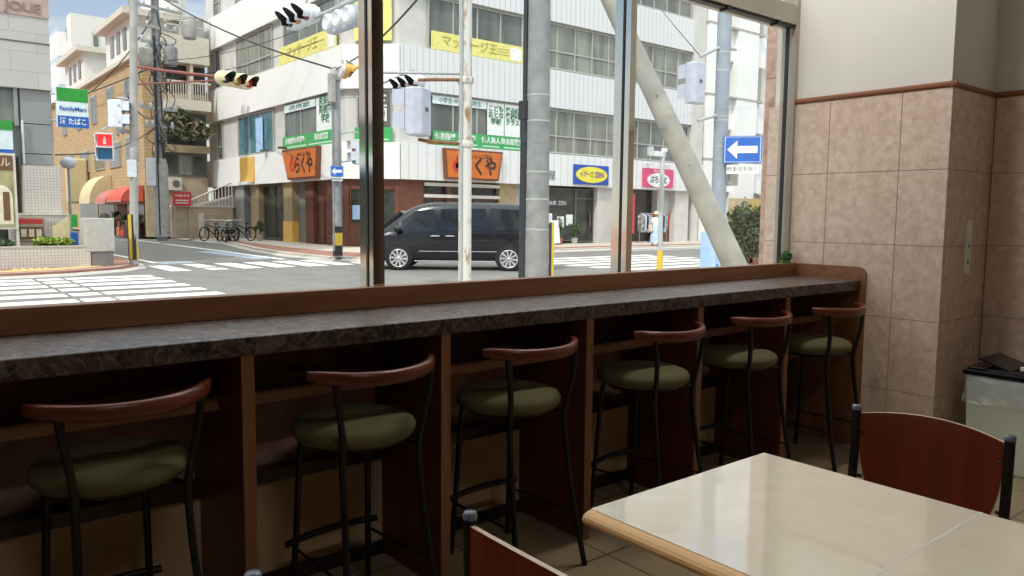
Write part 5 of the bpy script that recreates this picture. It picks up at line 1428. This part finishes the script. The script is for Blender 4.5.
# ------------------------------------------------------------------ van
def build_van():
    F = Vector((10.84, 18.20, RZ)); Rr = Vector((13.15, 16.32, RZ))
    d = (F - Rr); d.z = 0; wb = d.length; ang = math.atan2(d.y, d.x)          # heading
    # local: x forward with the front axle at 0, y left; the street-window side is the left side
    r = empty('van', ((F.x + Rr.x) / 2, (F.y + Rr.y) / 2, RZ), 'black minivan turning in the street, parked-looking side-on between the poles', 'van', rz=ang)
    r['label'] = 'dark navy minivan side-on in the street, behind the rusty white pole'
    off = wb / 2; W = .90
    # shift so that the near-side wheels sit on the measured line
    side = 1
    nrm = Vector((-sin(ang), cos(ang), 0))
    r.location = Vector((r.location.x, r.location.y, RZ)) - nrm * W * side
    st = [  # x, z_low, z_belt, z_roof, half width low, belt, roof
        (-3.98, .42, .98, 1.05, .70, .72, .68), (-3.93, .30, 1.04, 1.66, .82, .83, .60), (-3.75, .25, 1.06, 1.80, .87, .87, .70), (-3.2, .23, 1.05, 1.84, .895, .90, .73), (-2.4, .22, 1.04, 1.86, .90, .905, .74),
        (-1.6, .22, 1.02, 1.87, .90, .905, .74), (-.9, .22, 1.00, 1.86, .90, .90, .73), (-.45, .22, .985, 1.79, .90, .90, .70), (-.1, .22, .97, 1.60, .90, .895, .68),
        (.25, .22, .955, 1.32, .89, .885, .68), (.55, .22, .93, 1.04, .875, .86, .70), (.78, .24, .84, .92, .83, .82, .66), (.90, .30, .70, .76, .72, .72, .60), (.93, .40, .60, .64, .62, .62, .55)]
    rings = []
    for (x, zl, zb, zr, wl, wb_, wr) in st:
        half = [(0, zl), (wl * .7, zl), (wl * .97, zl + .06), (wl, zl + (zb - zl) * .45), (wb_ * 1.0, zb - .05), (wb_ * .985, zb), (wb_ * .5 + wr * .5, zb + (zr - zb) * .55), (wr, zr - .06 * min(1, (zr - zb) * 2)), (wr * .8, zr - .012), (0, zr)]
        ring = [(x, y, z) for y, z in half] + [(x, -y, z) for y, z in reversed(half[1:-1])]
        rings.append(ring)
    n = len(rings[0]); b = MB(); vs = [p for q in rings for p in q]; fs = []
    for i in range(len(rings) - 1):
        for k in range(n): fs.append((i * n + k, i * n + (k + 1) % n, (i + 1) * n + (k + 1) % n, (i + 1) * n + k))
    fs.append(tuple(range(n))); fs.append(tuple(reversed(range((len(rings) - 1) * n, len(rings) * n))))
    b.add([(p[0] + off, p[1], p[2]) for p in vs], fs, True)
    body = b.build('body', M['van'], r, local=True)
    ss = body.modifiers.new('Subdivision', 'SUBSURF'); ss.levels = 1; ss.render_levels = 2
    def ywin(x, z):
        # half width of the body side at x, z above the belt
        for a, c in zip(st[:-1], st[1:]):
            if a[0] <= x <= c[0]:
                t = (x - a[0]) / (c[0] - a[0]); L = [p + (q - p) * t for p, q in zip(a, c)]
                zl, zb, zr, wl, wbt, wr = L[1:]
                v = max(0, min(1, (z - zb) / max(.01, zr - zb)))
                return wbt * .985 + (wr - wbt * .985) * v ** 1.05
        return .9
    for s in (1, -1):
        for nm, poly in (('front_window', [(-.02, 1.03), (.42, 1.03), (.40, 1.10), (.05, 1.36)]), ('front_window', [(-1.02, 1.05), (-.10, 1.03), (-.06, 1.34), (-.42, 1.60), (-.95, 1.66)]),
                         ('sliding_door_window', [(-2.38, 1.08), (-1.16, 1.06), (-1.12, 1.67), (-2.34, 1.69)]), ('rear_window', [(-3.62, 1.12), (-2.52, 1.08), (-2.46, 1.69), (-3.50, 1.66)])):
            P = [(x + off, s * (ywin(x, z) + .022), z) for x, z in poly]
            b = MB(); b.prism(P, (0, -s * .05, 0)); b.build(nm, M['vanglass'], r, local=True, bevel=.008)
        # trim strip, door handles, mirror, sill
        b = MB(); b.tube([(-3.3 + off, s * .905, .52), (-.55 + off, s * .908, .52)], .010, 6); b.build('side_strip', M['chrome'], r, local=True)
        b = MB(); b.tube([(-2.6 + off, s * .885, .255), (-.42 + off, s * .885, .255)], .018, 6); b.build('sill_strip', M['chrome'], r, local=True)
        for x in (-.98, -1.38):
            b = MB(); b.tube([(x - .12 + off, s * .915, .93), (x - .08 + off, s * .94, .935), (x + .08 + off, s * .94, .935), (x + .12 + off, s * .915, .93)], .016, 8); b.build('door_handle', M['chrome'], r, local=True)
        for x0 in (-1.10, -2.46, .02):
            b = MB(); b.tube([(x0 + off, s * .903, .34), (x0 + off, s * .912, .7), (x0 + off, s * .905, .98)], .004, 4); b.build('door_gap', M['tyre'], r, local=True)
        b = MB(); b.lathe([(0, -.10), (.07, -.08), (.10, 0), (.07, .08), (0, .10)], (.02 + off, s * 1.0, 1.12), 12, 'H', True, 0.0 if s else 0); b.tube([(.04 + off, s * .88, 1.04), (.02 + off, s * .98, 1.08)], .03, 6); b.build('mirror', M['van'], r, local=True)
        b = MB(); b.prism([(.50 + off, s * .878, .72), (.84 + off, s * .76, .66), (.86 + off, s * .74, .76), (.62 + off, s * .855, .86), (.50 + off, s * .88, .86)], (0, -s * .05, 0)); b.build('headlamp', M['headlamp'], r, local=True, bevel=.01)
        b = MB(); b.prism([(-3.72 + off, s * .87, 1.0), (-3.92 + off, s * .83, 1.0), (-3.86 + off, s * .74, 1.5), (-3.72 + off, s * .80, 1.5)], (0, -s * .04, 0)); b.build('tail_lamp', M['lens_r'], r, local=True)
        for x in (0, -wb):
            a = s * PI / 2
            b = MB(); b.lathe([(0, .895), (.375, .895), (.375, .915), (.36, .922), (.0, .922)], (x + off, 0, .36), 36, 'H', False, a); b.build('wheel_arch', M['tyre'], r, local=True)
            b = MB(); b.lathe([(.235, .70), (.30, .72), (.325, .76), (.33, .80), (.33, .88), (.325, .93), (.30, .955), (.25, .95), (.245, .93)], (x + off, 0, .33), 36, 'H', True, a); w = b.build('wheel', M['tyre'], r, local=True)
            b = MB(); b.lathe([(.245, .93), (.25, .952), (.225, .955), (.215, .90), (.0, .885)], (x + off, 0, .33), 36, 'H', True, a)
            o = MB(); m_ = MB()
            for k in range(10):
                q = 2 * PI * k / 10 + .1; e = Vector((cos(q), 0, sin(q))); t = Vector((-sin(q), 0, cos(q))); c = Vector((x + off, s * .958, .33))
                m_.prism([c + e * .05 + t * .018, c + e * .235 + t * .030, c + e * .235 - t * .030, c + e * .05 - t * .018], (0, -s * .03, 0))
            m_.lathe([(0, .962), (.045, .96), (.055, .93)], (x + off, 0, .33), 16, 'H', True, a); m_.lathe([(.218, .925), (.222, .962), (.248, .958), (.25, .93)], (x + off, 0, .33), 36, 'H', True, a)
            b.build('rim_well', M['visor'], w, local=True); m_.build('rim', M['alloy'], w, local=True)
    b = MB(); P = [(-.02 + off, -.62, 1.58), (.52 + off, -.70, 1.075), (.52 + off, .70, 1.075), (-.02 + off, .62, 1.58)]
    b.prism([(p[0] + .03, p[1], p[2] + .03) for p in P], (-.06, 0, -.06)); b.build('windscreen', M['vanglass'], r, local=True)
    b = MB().box(.90 + off, .955 + off, -.4, .4, .42, .62); b.build('grille', M['chrome'], r, local=True)
    b = MB().box(-4.0 + off, -3.95 + off, -.58, .58, 1.12, 1.58); b.build('rear_screen', M['vanglass'], r, local=True)
build_van()

# ------------------------------------------------------------------ bicycles
def build_bikes():
    def make():
        r = empty('bicycle', (0, 0, 0), '', 'bicycle', 'bicycles parked by the side-street wall')
        for x, nm in ((-.52, 'rear'), (.55, 'front')):
            b = MB(); b.tube([(x + .32 * cos(a), 0, .335 + .32 * sin(a)) for a in [2 * PI * k / 24 for k in range(24)]], .030, 8, closed=True)
            w = b.build('wheel', M['tyre'], r, local=True)
            b = MB()
            for k in range(10): a = 2 * PI * k / 10; b.tube([(x, 0, .335), (x + .31 * cos(a), 0, .335 + .31 * sin(a))], .004, 4)
            b.lathe([(0, -.04), (.03, -.03), (.03, .03), (0, .04)], (x, 0, .335), 10, 'H', True, PI / 2); b.build('spokes', M['chrome'], w, local=True)
            b = MB(); b.tube([(x + .36 * cos(a), 0, .335 + .36 * sin(a)) for a in [PI * .15 + PI * .75 * k / 10 for k in range(11)]], .018, 6); b.build('mudguard', M['visor'], r, local=True)
        b = MB()
        for p in ([(-.52, 0, .335), (-.12, 0, .30)], [(-.12, 0, .30), (-.26, 0, .82)], [(-.12, 0, .30), (.40, 0, .72)], [(-.2, 0, .6), (.38, 0, .80)], [(-.52, 0, .335), (-.22, 0, .7)], [(.36, 0, .95), (.55, 0, .335)]): b.tube(p, .024, 8)
        b.build('frame', M['visor'], r, local=True)
        MB().lathe([(0, -.05), (.09, -.03), (.10, 0), (.07, .02), (0, .03)], (-.28, 0, .88), 14).build('saddle', M['tyre'], r, local=True)
        MB().tube(smooth_pts([(.22, -.27, 1.02), (.33, -.2, 1.04), (.36, 0, .98), (.33, .2, 1.04), (.22, .27, 1.02)], 4), .014, 8).build('handlebar', M['chrome'], r, local=True)
        b = MB()
        for z in (.62, .74, .88):
            b.tube([(.55, -.15, z), (.85, -.17, z), (.85, .17, z), (.55, .15, z)], .008, 4, closed=True)
        for x, y in ((.55, -.15), (.85, -.17), (.85, .17), (.55, .15), (.7, -.16), (.7, .16)): b.tube([(x, y, .60), (x, y, .9)], .008, 4)
        b.build('basket', M['greypole'], r, local=True)
        MB().tube([(-.05, .09, .30), (-.19, .09, .30)], .012, 6).tube([(-.12, -.09, .2), (-.12, .09, .38)], .012, 6).build('crank', M['chrome'], r, local=True)
        MB().tube([(-.5, .06, .33), (-.55, .16, .02)], .012, 6).build('kickstand', M['greypole'], r, local=True)
        return r
    b0 = make()
    L = [(13.55, 38.7, -2.2, 'black bicycle nearest the office wall, at the right end of the row'), (13.2, 38.0, -2.4, 'black bicycle second from the office wall'), (12.75, 37.1, -2.0, 'black bicycle in front, its wheels seen nearly side-on'), (12.55, 38.7, -2.6, 'black bicycle at the left end of the row, toward the red notice'), (13.05, 39.4, -1.9, 'black bicycle pushed against the wall behind the others'), (13.75, 37.9, -2.75, 'black bicycle nearest the kerb corner of the office building')]
    for i, (x, y, a, lb) in enumerate(L):
        b = b0 if i == 0 else copy_tree(b0)
        b.location = (x, y, 0); b.rotation_euler = (0, 0, a); b['label'] = lb
build_bikes()

# ------------------------------------------------------------------ the woman across the street
def build_person():
    o = Vector((28.62, 24.40, 0)); face = math.atan2(-1, -.35)
    r = empty('person', o, 'woman in straw hat, white top and long blue skirt walking on the far sidewalk', 'person', rz=face - PI / 2)
    # local: +y is the way she faces, x to her right
    J = {'pelvis': ((0, 0, .86), .125), 'waist': ((0, 0, 1.0), .105), 'chest': ((0, .01, 1.18), .12), 'neckb': ((0, 0, 1.33), .06), 'neck': ((0, .01, 1.385), .045), 'head': ((0, .02, 1.47), .082), 'crown': ((0, .015, 1.545), .070),
         'shl': ((-.155, 0, 1.29), .050), 'ell': ((-.20, -.03, 1.04), .036), 'wrl': ((-.205, .06, .84), .025), 'hal': ((-.205, .085, .77), .027),
         'shr': ((.155, 0, 1.29), .050), 'elr': ((.20, -.04, 1.04), .036), 'wrr': ((.21, .03, .83), .025), 'har': ((.21, .05, .76), .027),
         'hil': ((-.085, 0, .80), .085), 'knl': ((-.09, .12, .46), .055), 'anl': ((-.09, .10, .09), .036), 'tol': ((-.09, .22, .035), .030),
         'hir': ((.085, 0, .80), .085), 'knr': ((.09, -.02, .45), .055), 'anr': ((.09, -.16, .11), .036), 'tor': ((.09, -.06, .035), .030)}
    E_ = [('pelvis', 'waist'), ('waist', 'chest'), ('chest', 'neckb'), ('neckb', 'neck'), ('neck', 'head'), ('head', 'crown'), ('chest', 'shl'), ('shl', 'ell'), ('ell', 'wrl'), ('wrl', 'hal'), ('chest', 'shr'), ('shr', 'elr'), ('elr', 'wrr'), ('wrr', 'har'),
          ('pelvis', 'hil'), ('hil', 'knl'), ('knl', 'anl'), ('anl', 'tol'), ('pelvis', 'hir'), ('hir', 'knr'), ('knr', 'anr'), ('anr', 'tor')]
    for h, s in (('hal', -1), ('har', 1)):
        base = Vector(J[h][0])
        for k in range(4):
            a = base + Vector((s * .002, -.03 + .02 * k, -.03)); c = a + Vector((-s * .006, .004, -.03)); e = c + Vector((-s * .014, .004, -.022 + .004 * abs(k - 1.5)))
            for t, p, rr in (('a', a, .009), ('b', c, .008), ('c', e, .007)): J[h + t + str(k)] = (tuple(p), rr)
            E_ += [(h, h + 'a' + str(k)), (h + 'a' + str(k), h + 'b' + str(k)), (h + 'b' + str(k), h + 'c' + str(k))]
        a = base + Vector((0, .035, .005)); c = a + Vector((-s * .008, .02, -.022))
        J[h + 'ta'] = (tuple(a), .010); J[h + 'tb'] = (tuple(c), .008); E_ += [(h, h + 'ta'), (h + 'ta', h + 'tb')]
    names = list(J); me = bpy.data.meshes.new('body'); me.from_pydata([J[k][0] for k in names], [(names.index(a), names.index(b)) for a, b in E_], [])
    me.materials.append(M['skin']); bo = bpy.data.objects.new('body', me); COL.objects.link(bo); bo.parent = r
    sk = bo.modifiers.new('Skin', 'SKIN'); sv = me.skin_vertices[0].data
    for i, k in enumerate(names): sv[i].radius = (J[k][1], J[k][1]); sv[i].use_root = (k == 'pelvis')
    sk.use_smooth_shade = True
    ss = bo.modifiers.new('Subdivision', 'SUBSURF'); ss.levels = 1; ss.render_levels = 2
    # face details as one small mesh of eyes and nose
    b = MB(); 
    for s in (-1, 1): b.lathe([(0, -.008), (.009, 0), (0, .008)], (s * .030, .098, 1.475), 8)
    b.build('eyes', M['hair'], r, local=True)
    MB().prism([(-.010, .096, 1.44), (.010, .096, 1.44), (0, .098, 1.475)], (0, .018, 0)).build('nose', M['skin'], r, local=True)
    MB().box(-.02, .02, .090, .100, 1.412, 1.420).build('mouth', M['redink'], r, local=True)
    # clothes
    def ell(prof, m, nm, seg=28):
        b = MB(); vs = []
        for (rx, ry, z, cy) in prof:
            for k in range(seg): a = 2 * PI * k / seg; w = 1 + .04 * sin(a * 7) * (z < .7); vs.append((rx * w * cos(a), cy + ry * w * sin(a), z))
        b.add(vs, [(i * seg + k, i * seg + (k + 1) % seg, (i + 1) * seg + (k + 1) % seg, (i + 1) * seg + k) for i in range(len(prof) - 1) for k in range(seg)], True)
        return b.build(nm, m, r, local=True, recalc=True)
    ell([(.17, .145, .86, 0), (.165, .14, .92, 0), (.145, .125, 1.02, 0), (.165, .135, 1.15, .01), (.185, .12, 1.27, .005), (.15, .09, 1.33, 0), (.06, .06, 1.37, 0)], M['shirt'], 'top')
    for s in (-1, 1): 
        MB().tube([(s * .14, 0, 1.31), (s * .185, -.005, 1.22), (s * .205, -.02, 1.10)], [.065, .068, .062], 12).build('sleeve', M['shirt'], r, local=True)
    ell([(.26, .28, .16, 0), (.245, .255, .35, 0), (.215, .21, .6, 0), (.185, .165, .8, 0), (.155, .135, .98, 0), (.14, .12, 1.0, 0)], M['skirt'], 'skirt')
    MB().lathe([(0, 1.655), (.05, 1.65), (.088, 1.61), (.096, 1.545), (.12, 1.535), (.19, 1.515), (.19, 1.510), (.12, 1.527), (.090, 1.535)], (0, .012, 0), 28).build('straw_hat', M['straw'], r, local=True)
    MB().tube(smooth_pts([(0, -.05, 1.53), (0, -.085, 1.44), (.0, -.085, 1.30), (0, -.10, 1.2)], 4), [.055] * 5 + [.07] * 4 + [.055] * 3 + [.03], 12).build('hair', M['hair'], r, local=True)
    for x, y in ((-.09, .17), (.09, -.11)): MB().box(x - .04, x + .04, y - .12, y + .09, 0.0, .05).build('shoe', M['hair'], r, local=True, bevel=.02)
    # shoulder bag is its own thing
    g = empty('shoulder_bag', o + Vector((.0, 0, .6)), 'pale cloth bag hanging at the side of the woman in the straw hat', 'bag', rz=face - PI / 2)
    MB().prism([(.23, -.16, .08), (.23, .14, .08), (.23, .11, .38), (.23, -.13, .38)], (.09, 0, 0)).build('pouch', M['bagc'], g, local=True, bevel=.03)
    MB().tube(smooth_pts([(.27, -.1, .36), (.22, -.06, .55), (.17, -.02, .74), (.22, .05, .55), (.27, .09, .36)], 4), .012, 6).build('strap', M['bagc'], g, local=True)
build_person()

# ------------------------------------------------------------------ small things at the shop fronts, plants, stone pillar
def build_fronts():
    for k, (s, z, lb) in enumerate(((12.95, 2.2, 'tall red shop banner seen through the second steel mullion edge'),)):
        r = empty('shop_banner', (CX + s, 27.2, 0), lb, 'banner')
        b = MB(); n = 8
        P = [(CX + s - .3 + .6 * i / n, 27.2 + .03 * sin(i * 1.4)) for i in range(n + 1)]
        for i in range(n): b.prism([(P[i][0], P[i][1], .5), (P[i + 1][0], P[i + 1][1], .5), (P[i + 1][0], P[i + 1][1], 2.5), (P[i][0], P[i][1], 2.5)], (0, .01, 0))
        b.build('cloth', M['redflag'], r)
        text('lettering', 'リ\nサ\nイ\nク\nル', .26, (CX + s, 27.15, 1.55), 0, M['white'], r)
        MB().tube([(CX + s - .32, 27.22, 0), (CX + s - .32, 27.22, 2.6)], .015, 6).tube([(CX + s - .32, 27.22, 2.52), (CX + s + .3, 27.22, 2.52)], .01, 6).build('pole', M['greypole'], r)
        MB().lathe([(.2, 0), (.2, .08), (.05, .12)], (CX + s - .32, 27.22, 0), 16).build('base', M['terracotta'], r)
    for (x, y, h, m, sd, lb) in ((CX + 8.5, 27.7, 1.15, 'leafd', 31, 'potted plant at the left edge of the dark salon window'), (CX + 9.7, 27.9, .8, 'leaf', 32, 'small potted plant in the middle of the dark salon window'), (LX - .55, 38.1, .75, 'leaf', 33, 'little plant in a pale pot by the tan column on the side street')):
        r = empty('potted_plant', (x, y, 0), lb, 'plant')
        MB().lathe([(.13, 0), (.17, .28), (.185, .30), (.15, .30), (.0, .27)], (x, y, 0), 16).build('pot', M['terracotta' if sd == 31 else 'kerb'], r)
        foliage('leaves', r, (x, y, .3 + h * .5), (.28, .26, h * .45), 260, .07, M[m], sd)
        MB().tube([(x, y, .27), (x + .03, y, .3 + h * .5)], .015, 6).build('stem', M['bark'], r)
    r = empty('menu_stand', (CX + 8.02, 27.5, 0), 'white standing board at the left of the salon window', 'sign')
    MB().obox((CX + 8.05, 27.5, .62), (.5, .04, 1.1), 0, -.12).build('board', M['white'], r); MB().obox((CX + 8.05, 27.68, .58), (.5, .03, 1.1), 0, .14).build('back_leg', M['greypole'], r)
    r = empty('folded_box', (CX + 12.6, 27.6, 0), 'small black box on the sidewalk beside the red banner', 'box')
    MB().box(CX + 12.3, CX + 12.8, 27.45, 27.8, 0, .5).build('body', M['visor'], r, bevel=.02); MB().box(CX + 12.28, CX + 12.82, 27.43, 27.82, .5, .55).build('lid', M['tyre'], r)
    # clothes racks in the shop under the pink sign
    for k, (s, lb) in enumerate(((14.6, 'clothes rail just inside the shop, left one under the pink sign'), (15.9, 'clothes rail just inside the shop, right one behind the woman'))):
        r = empty('clothes_rail', (CX + s, 27.6, 0), lb, 'clothes rail', 'clothes rails under the pink sign')
        b = MB(); 
        for x in (-.45, .45): b.tube([(CX + s + x, 27.6, .05), (CX + s + x, 27.6, 1.55)], .018, 6).tube([(CX + s + x, 27.35, .05), (CX + s + x, 27.85, .05)], .018, 6)
        b.tube([(CX + s - .45, 27.6, 1.55), (CX + s + .45, 27.6, 1.55)], .018, 6); b.build('rail_frame', M['chrome'], r)
        for j in range(6):
            x = CX + s - .36 + j * .14
            MB().prism([(x, 27.36, 1.42), (x, 27.6, 1.52), (x, 27.84, 1.42), (x, 27.80, .55 + .1 * (j % 3)), (x, 27.40, .55 + .1 * (j % 3))], (.05, 0, 0)).build('garment', M[('cloth', 'shirt', 'visor', 'skirt', 'cloth', 'redflag')[j]], r)
    # shrub by the right pole
    r = empty('roadside_shrub', (12.6, 8.4, 0), 'leafy shrub at the kerb between the leaning strut and the stone pillar', 'shrub')
    foliage('foliage', r, (12.62, 8.4, .80), (.62, .5, .80), 2600, .055, M['leaf'], 51, m2=M['leafd'])
    foliage('foliage', r, (12.45, 8.3, 1.15), (.32, .35, .36), 700, .05, M['leafd'], 52)
    for a in (-.3, 0, .25): MB().tube([(12.6, 8.4, 0), (12.6 + a, 8.4 + a * .5, .7), (12.6 + a * 1.4, 8.4, 1.2)], .025, 6).build('stem', M['bark'], r)
    # granite pillar outside our own window
    r = empty('stone_pillar', (5.2, 3.15, 0), 'pinkish granite slab pillar just outside the right end of the window', 'pillar')
    z = 0
    for z1 in (.52, 1.14, 1.76, 2.38, 3.0, 3.62, 4.3):
        MB().box(4.95, 5.5, 3.06, 3.245, z + .003, z1 - .003).build('stone_block', M['pstone'], r, bevel=.004); z = z1
    MB().box(4.956, 5.494, 3.066, 3.239, 0, 4.3).build('core', M['grout'], r)
    r = empty('railing_fence', (8, 4.4, 0), 'low brown fence beyond the stone pillar, seen beside the tiled wall', 'fence')
    for x in (6.6, 7.4, 8.2, 9.0): MB().box(x, x + .06, 4.38, 4.44, 0, 1.0).build('post', M['bronze'], r)
    for z in (.25, .6, .95): MB().box(6.6, 9.06, 4.39, 4.43, z, z + .05).build('bar', M['bronze'], r)
    r = empty('hedge', (20, 7, 0), 'green hedge far along the near sidewalk, seen in the gap by the tiled wall', 'hedge')
    foliage('leaves', r, (20, 6.6, .7), (2.4, .9, .75), 1400, .09, M['leaf'], 61, m2=M['leafl'])
    MB().tube([(20, 6.6, 0), (20.1, 6.6, .8)], .04, 6).build('stem', M['bark'], r)
build_fronts()

# ------------------------------------------------------------------ light
def build_light():
    w = bpy.data.worlds.new('sky'); SC.world = w; w.use_nodes = True
    nt = w.node_tree; nt.nodes.clear(); L = nt.links.new
    out = nt.nodes.new('ShaderNodeOutputWorld'); bg = nt.nodes.new('ShaderNodeBackground')
    tc = nt.nodes.new('ShaderNodeTexCoord'); sp = nt.nodes.new('ShaderNodeSeparateXYZ')
    rp = nt.nodes.new('ShaderNodeValToRGB'); e = rp.color_ramp.elements
    e[0].position = 0.0; e[0].color = lin((236, 236, 232)); e[1].position = .42; e[1].color = lin((108, 168, 228))
    nz = nt.nodes.new('ShaderNodeTexNoise'); nz.inputs['Scale'].default_value = 5.0; nz.inputs['Detail'].default_value = 7; nz.inputs['Distortion'].default_value = .3
    mp = nt.nodes.new('ShaderNodeMapping'); mp.inputs['Scale'].default_value = (1, 1, 2.6); mp.inputs['Location'].default_value = (SKY_SHIFT, .2, 0)
    rc = nt.nodes.new('ShaderNodeValToRGB'); rc.color_ramp.elements[0].position = .50; rc.color_ramp.elements[1].position = .72
    mx = nt.nodes.new('ShaderNodeMixRGB'); mx.inputs['Color2'].default_value = (1.0, 1.0, 1.0, 1)
    L(tc.outputs['Generated'], sp.inputs[0]); L(sp.outputs['Z'], rp.inputs['Fac']); L(tc.outputs['Generated'], mp.inputs[0]); L(mp.outputs[0], nz.inputs['Vector'])
    L(nz.outputs['Fac'], rc.inputs['Fac']); L(rc.outputs['Color'], mx.inputs['Fac']); L(rp.outputs['Color'], mx.inputs['Color1'])
    # the cloud deck overhead is brighter than the blue gap low over the street
    hi = nt.nodes.new('ShaderNodeValToRGB'); h = hi.color_ramp.elements
    h[0].position = .30; h[0].color = (1, 1, 1, 1); h[1].position = .62; h[1].color = (SKY_HIGH * 1.03, SKY_HIGH, SKY_HIGH * .95, 1)
    ml = nt.nodes.new('ShaderNodeMixRGB'); ml.blend_type = 'MULTIPLY'; ml.inputs['Fac'].default_value = 1.0
    L(sp.outputs['Z'], hi.inputs['Fac']); cl = nt.nodes.new('ShaderNodeValToRGB'); q = cl.color_ramp.elements
    q[0].position = .30; q[0].color = (0, 0, 0, 1); q[1].position = .60; q[1].color = (.72, .72, .72, 1)
    m3 = nt.nodes.new('ShaderNodeMixRGB'); m3.inputs['Color2'].default_value = (1.0, .985, .95, 1)
    L(sp.outputs['Z'], cl.inputs['Fac']); L(cl.outputs['Color'], m3.inputs['Fac']); L(mx.outputs['Color'], m3.inputs['Color1']); L(m3.outputs['Color'], ml.inputs['Color1']); L(hi.outputs['Color'], ml.inputs['Color2'])
    L(ml.outputs['Color'], bg.inputs['Color']); bg.inputs['Strength'].default_value = SKY_STRENGTH; L(bg.outputs[0], out.inputs['Surface'])
    sd = bpy.data.lights.new('sun', 'SUN'); so = bpy.data.objects.new('sun', sd); COL.objects.link(so)
    sd.energy = SUN_STRENGTH; sd.angle = math.radians(.6); sd.color = (1.0, .965, .90)
    to_sun = Vector((-.62, -.27, .74)).normalized()
    so.rotation_euler = to_sun.to_track_quat('Z', 'Y').to_euler(); so.location = (-20, -10, 40)
def fill_lamp(x, y, lb, power):  # out-of-view lamp, added only for the light it gives
    r = empty('fill_lamp', (x, y, 4.13), lb, 'lamp', 'added fill lamps')
    MB().box(x - .66, x + .66, y - .16, y + .16, 4.13, 4.2).build('housing', M['sigwhite'], r, bevel=.008)
    MB().box(x - .62, x + .62, y - .12, y + .12, 4.118, 4.13).build('diffuser', mat_emit('fill_diffuser', (255, 244, 226), 1.2), r)
    l = bpy.data.lights.new('fill_lamp_light', 'AREA'); l.shape = 'RECTANGLE'; l.size = 1.2; l.size_y = .22; l.energy = power; l.color = (1.0, .96, .90)
    o = bpy.data.objects.new('fill_lamp_light', l); COL.objects.link(o); o.parent = r; o.location = (0, 0, -.03)
fill_lamp(3.3, 2.25, 'long white fill lamp added unseen over the counter, near the tiled wall', 33)  # added to brighten the tiled wall and the table
fill_lamp(0.6, -1.6, 'long white fill lamp added unseen at the back of the room, behind the cream tables', 22)  # added behind the viewpoint to lift the dark fronts of counter and stools
SKY_SHIFT, SKY_STRENGTH, SUN_STRENGTH, SKY_HIGH = 0.0, 1.0, 2.5, 2.9
build_light()
SC.view_settings.view_transform = 'Standard'; SC.view_settings.look = 'None'
SC.view_settings.exposure = 0.08; SC.view_settings.gamma = 1.0; SC.view_settings.use_curve_mapping = False
SC.cycles.use_denoising = True
SC.cycles.max_bounces = 8; SC.cycles.transparent_max_bounces = 12
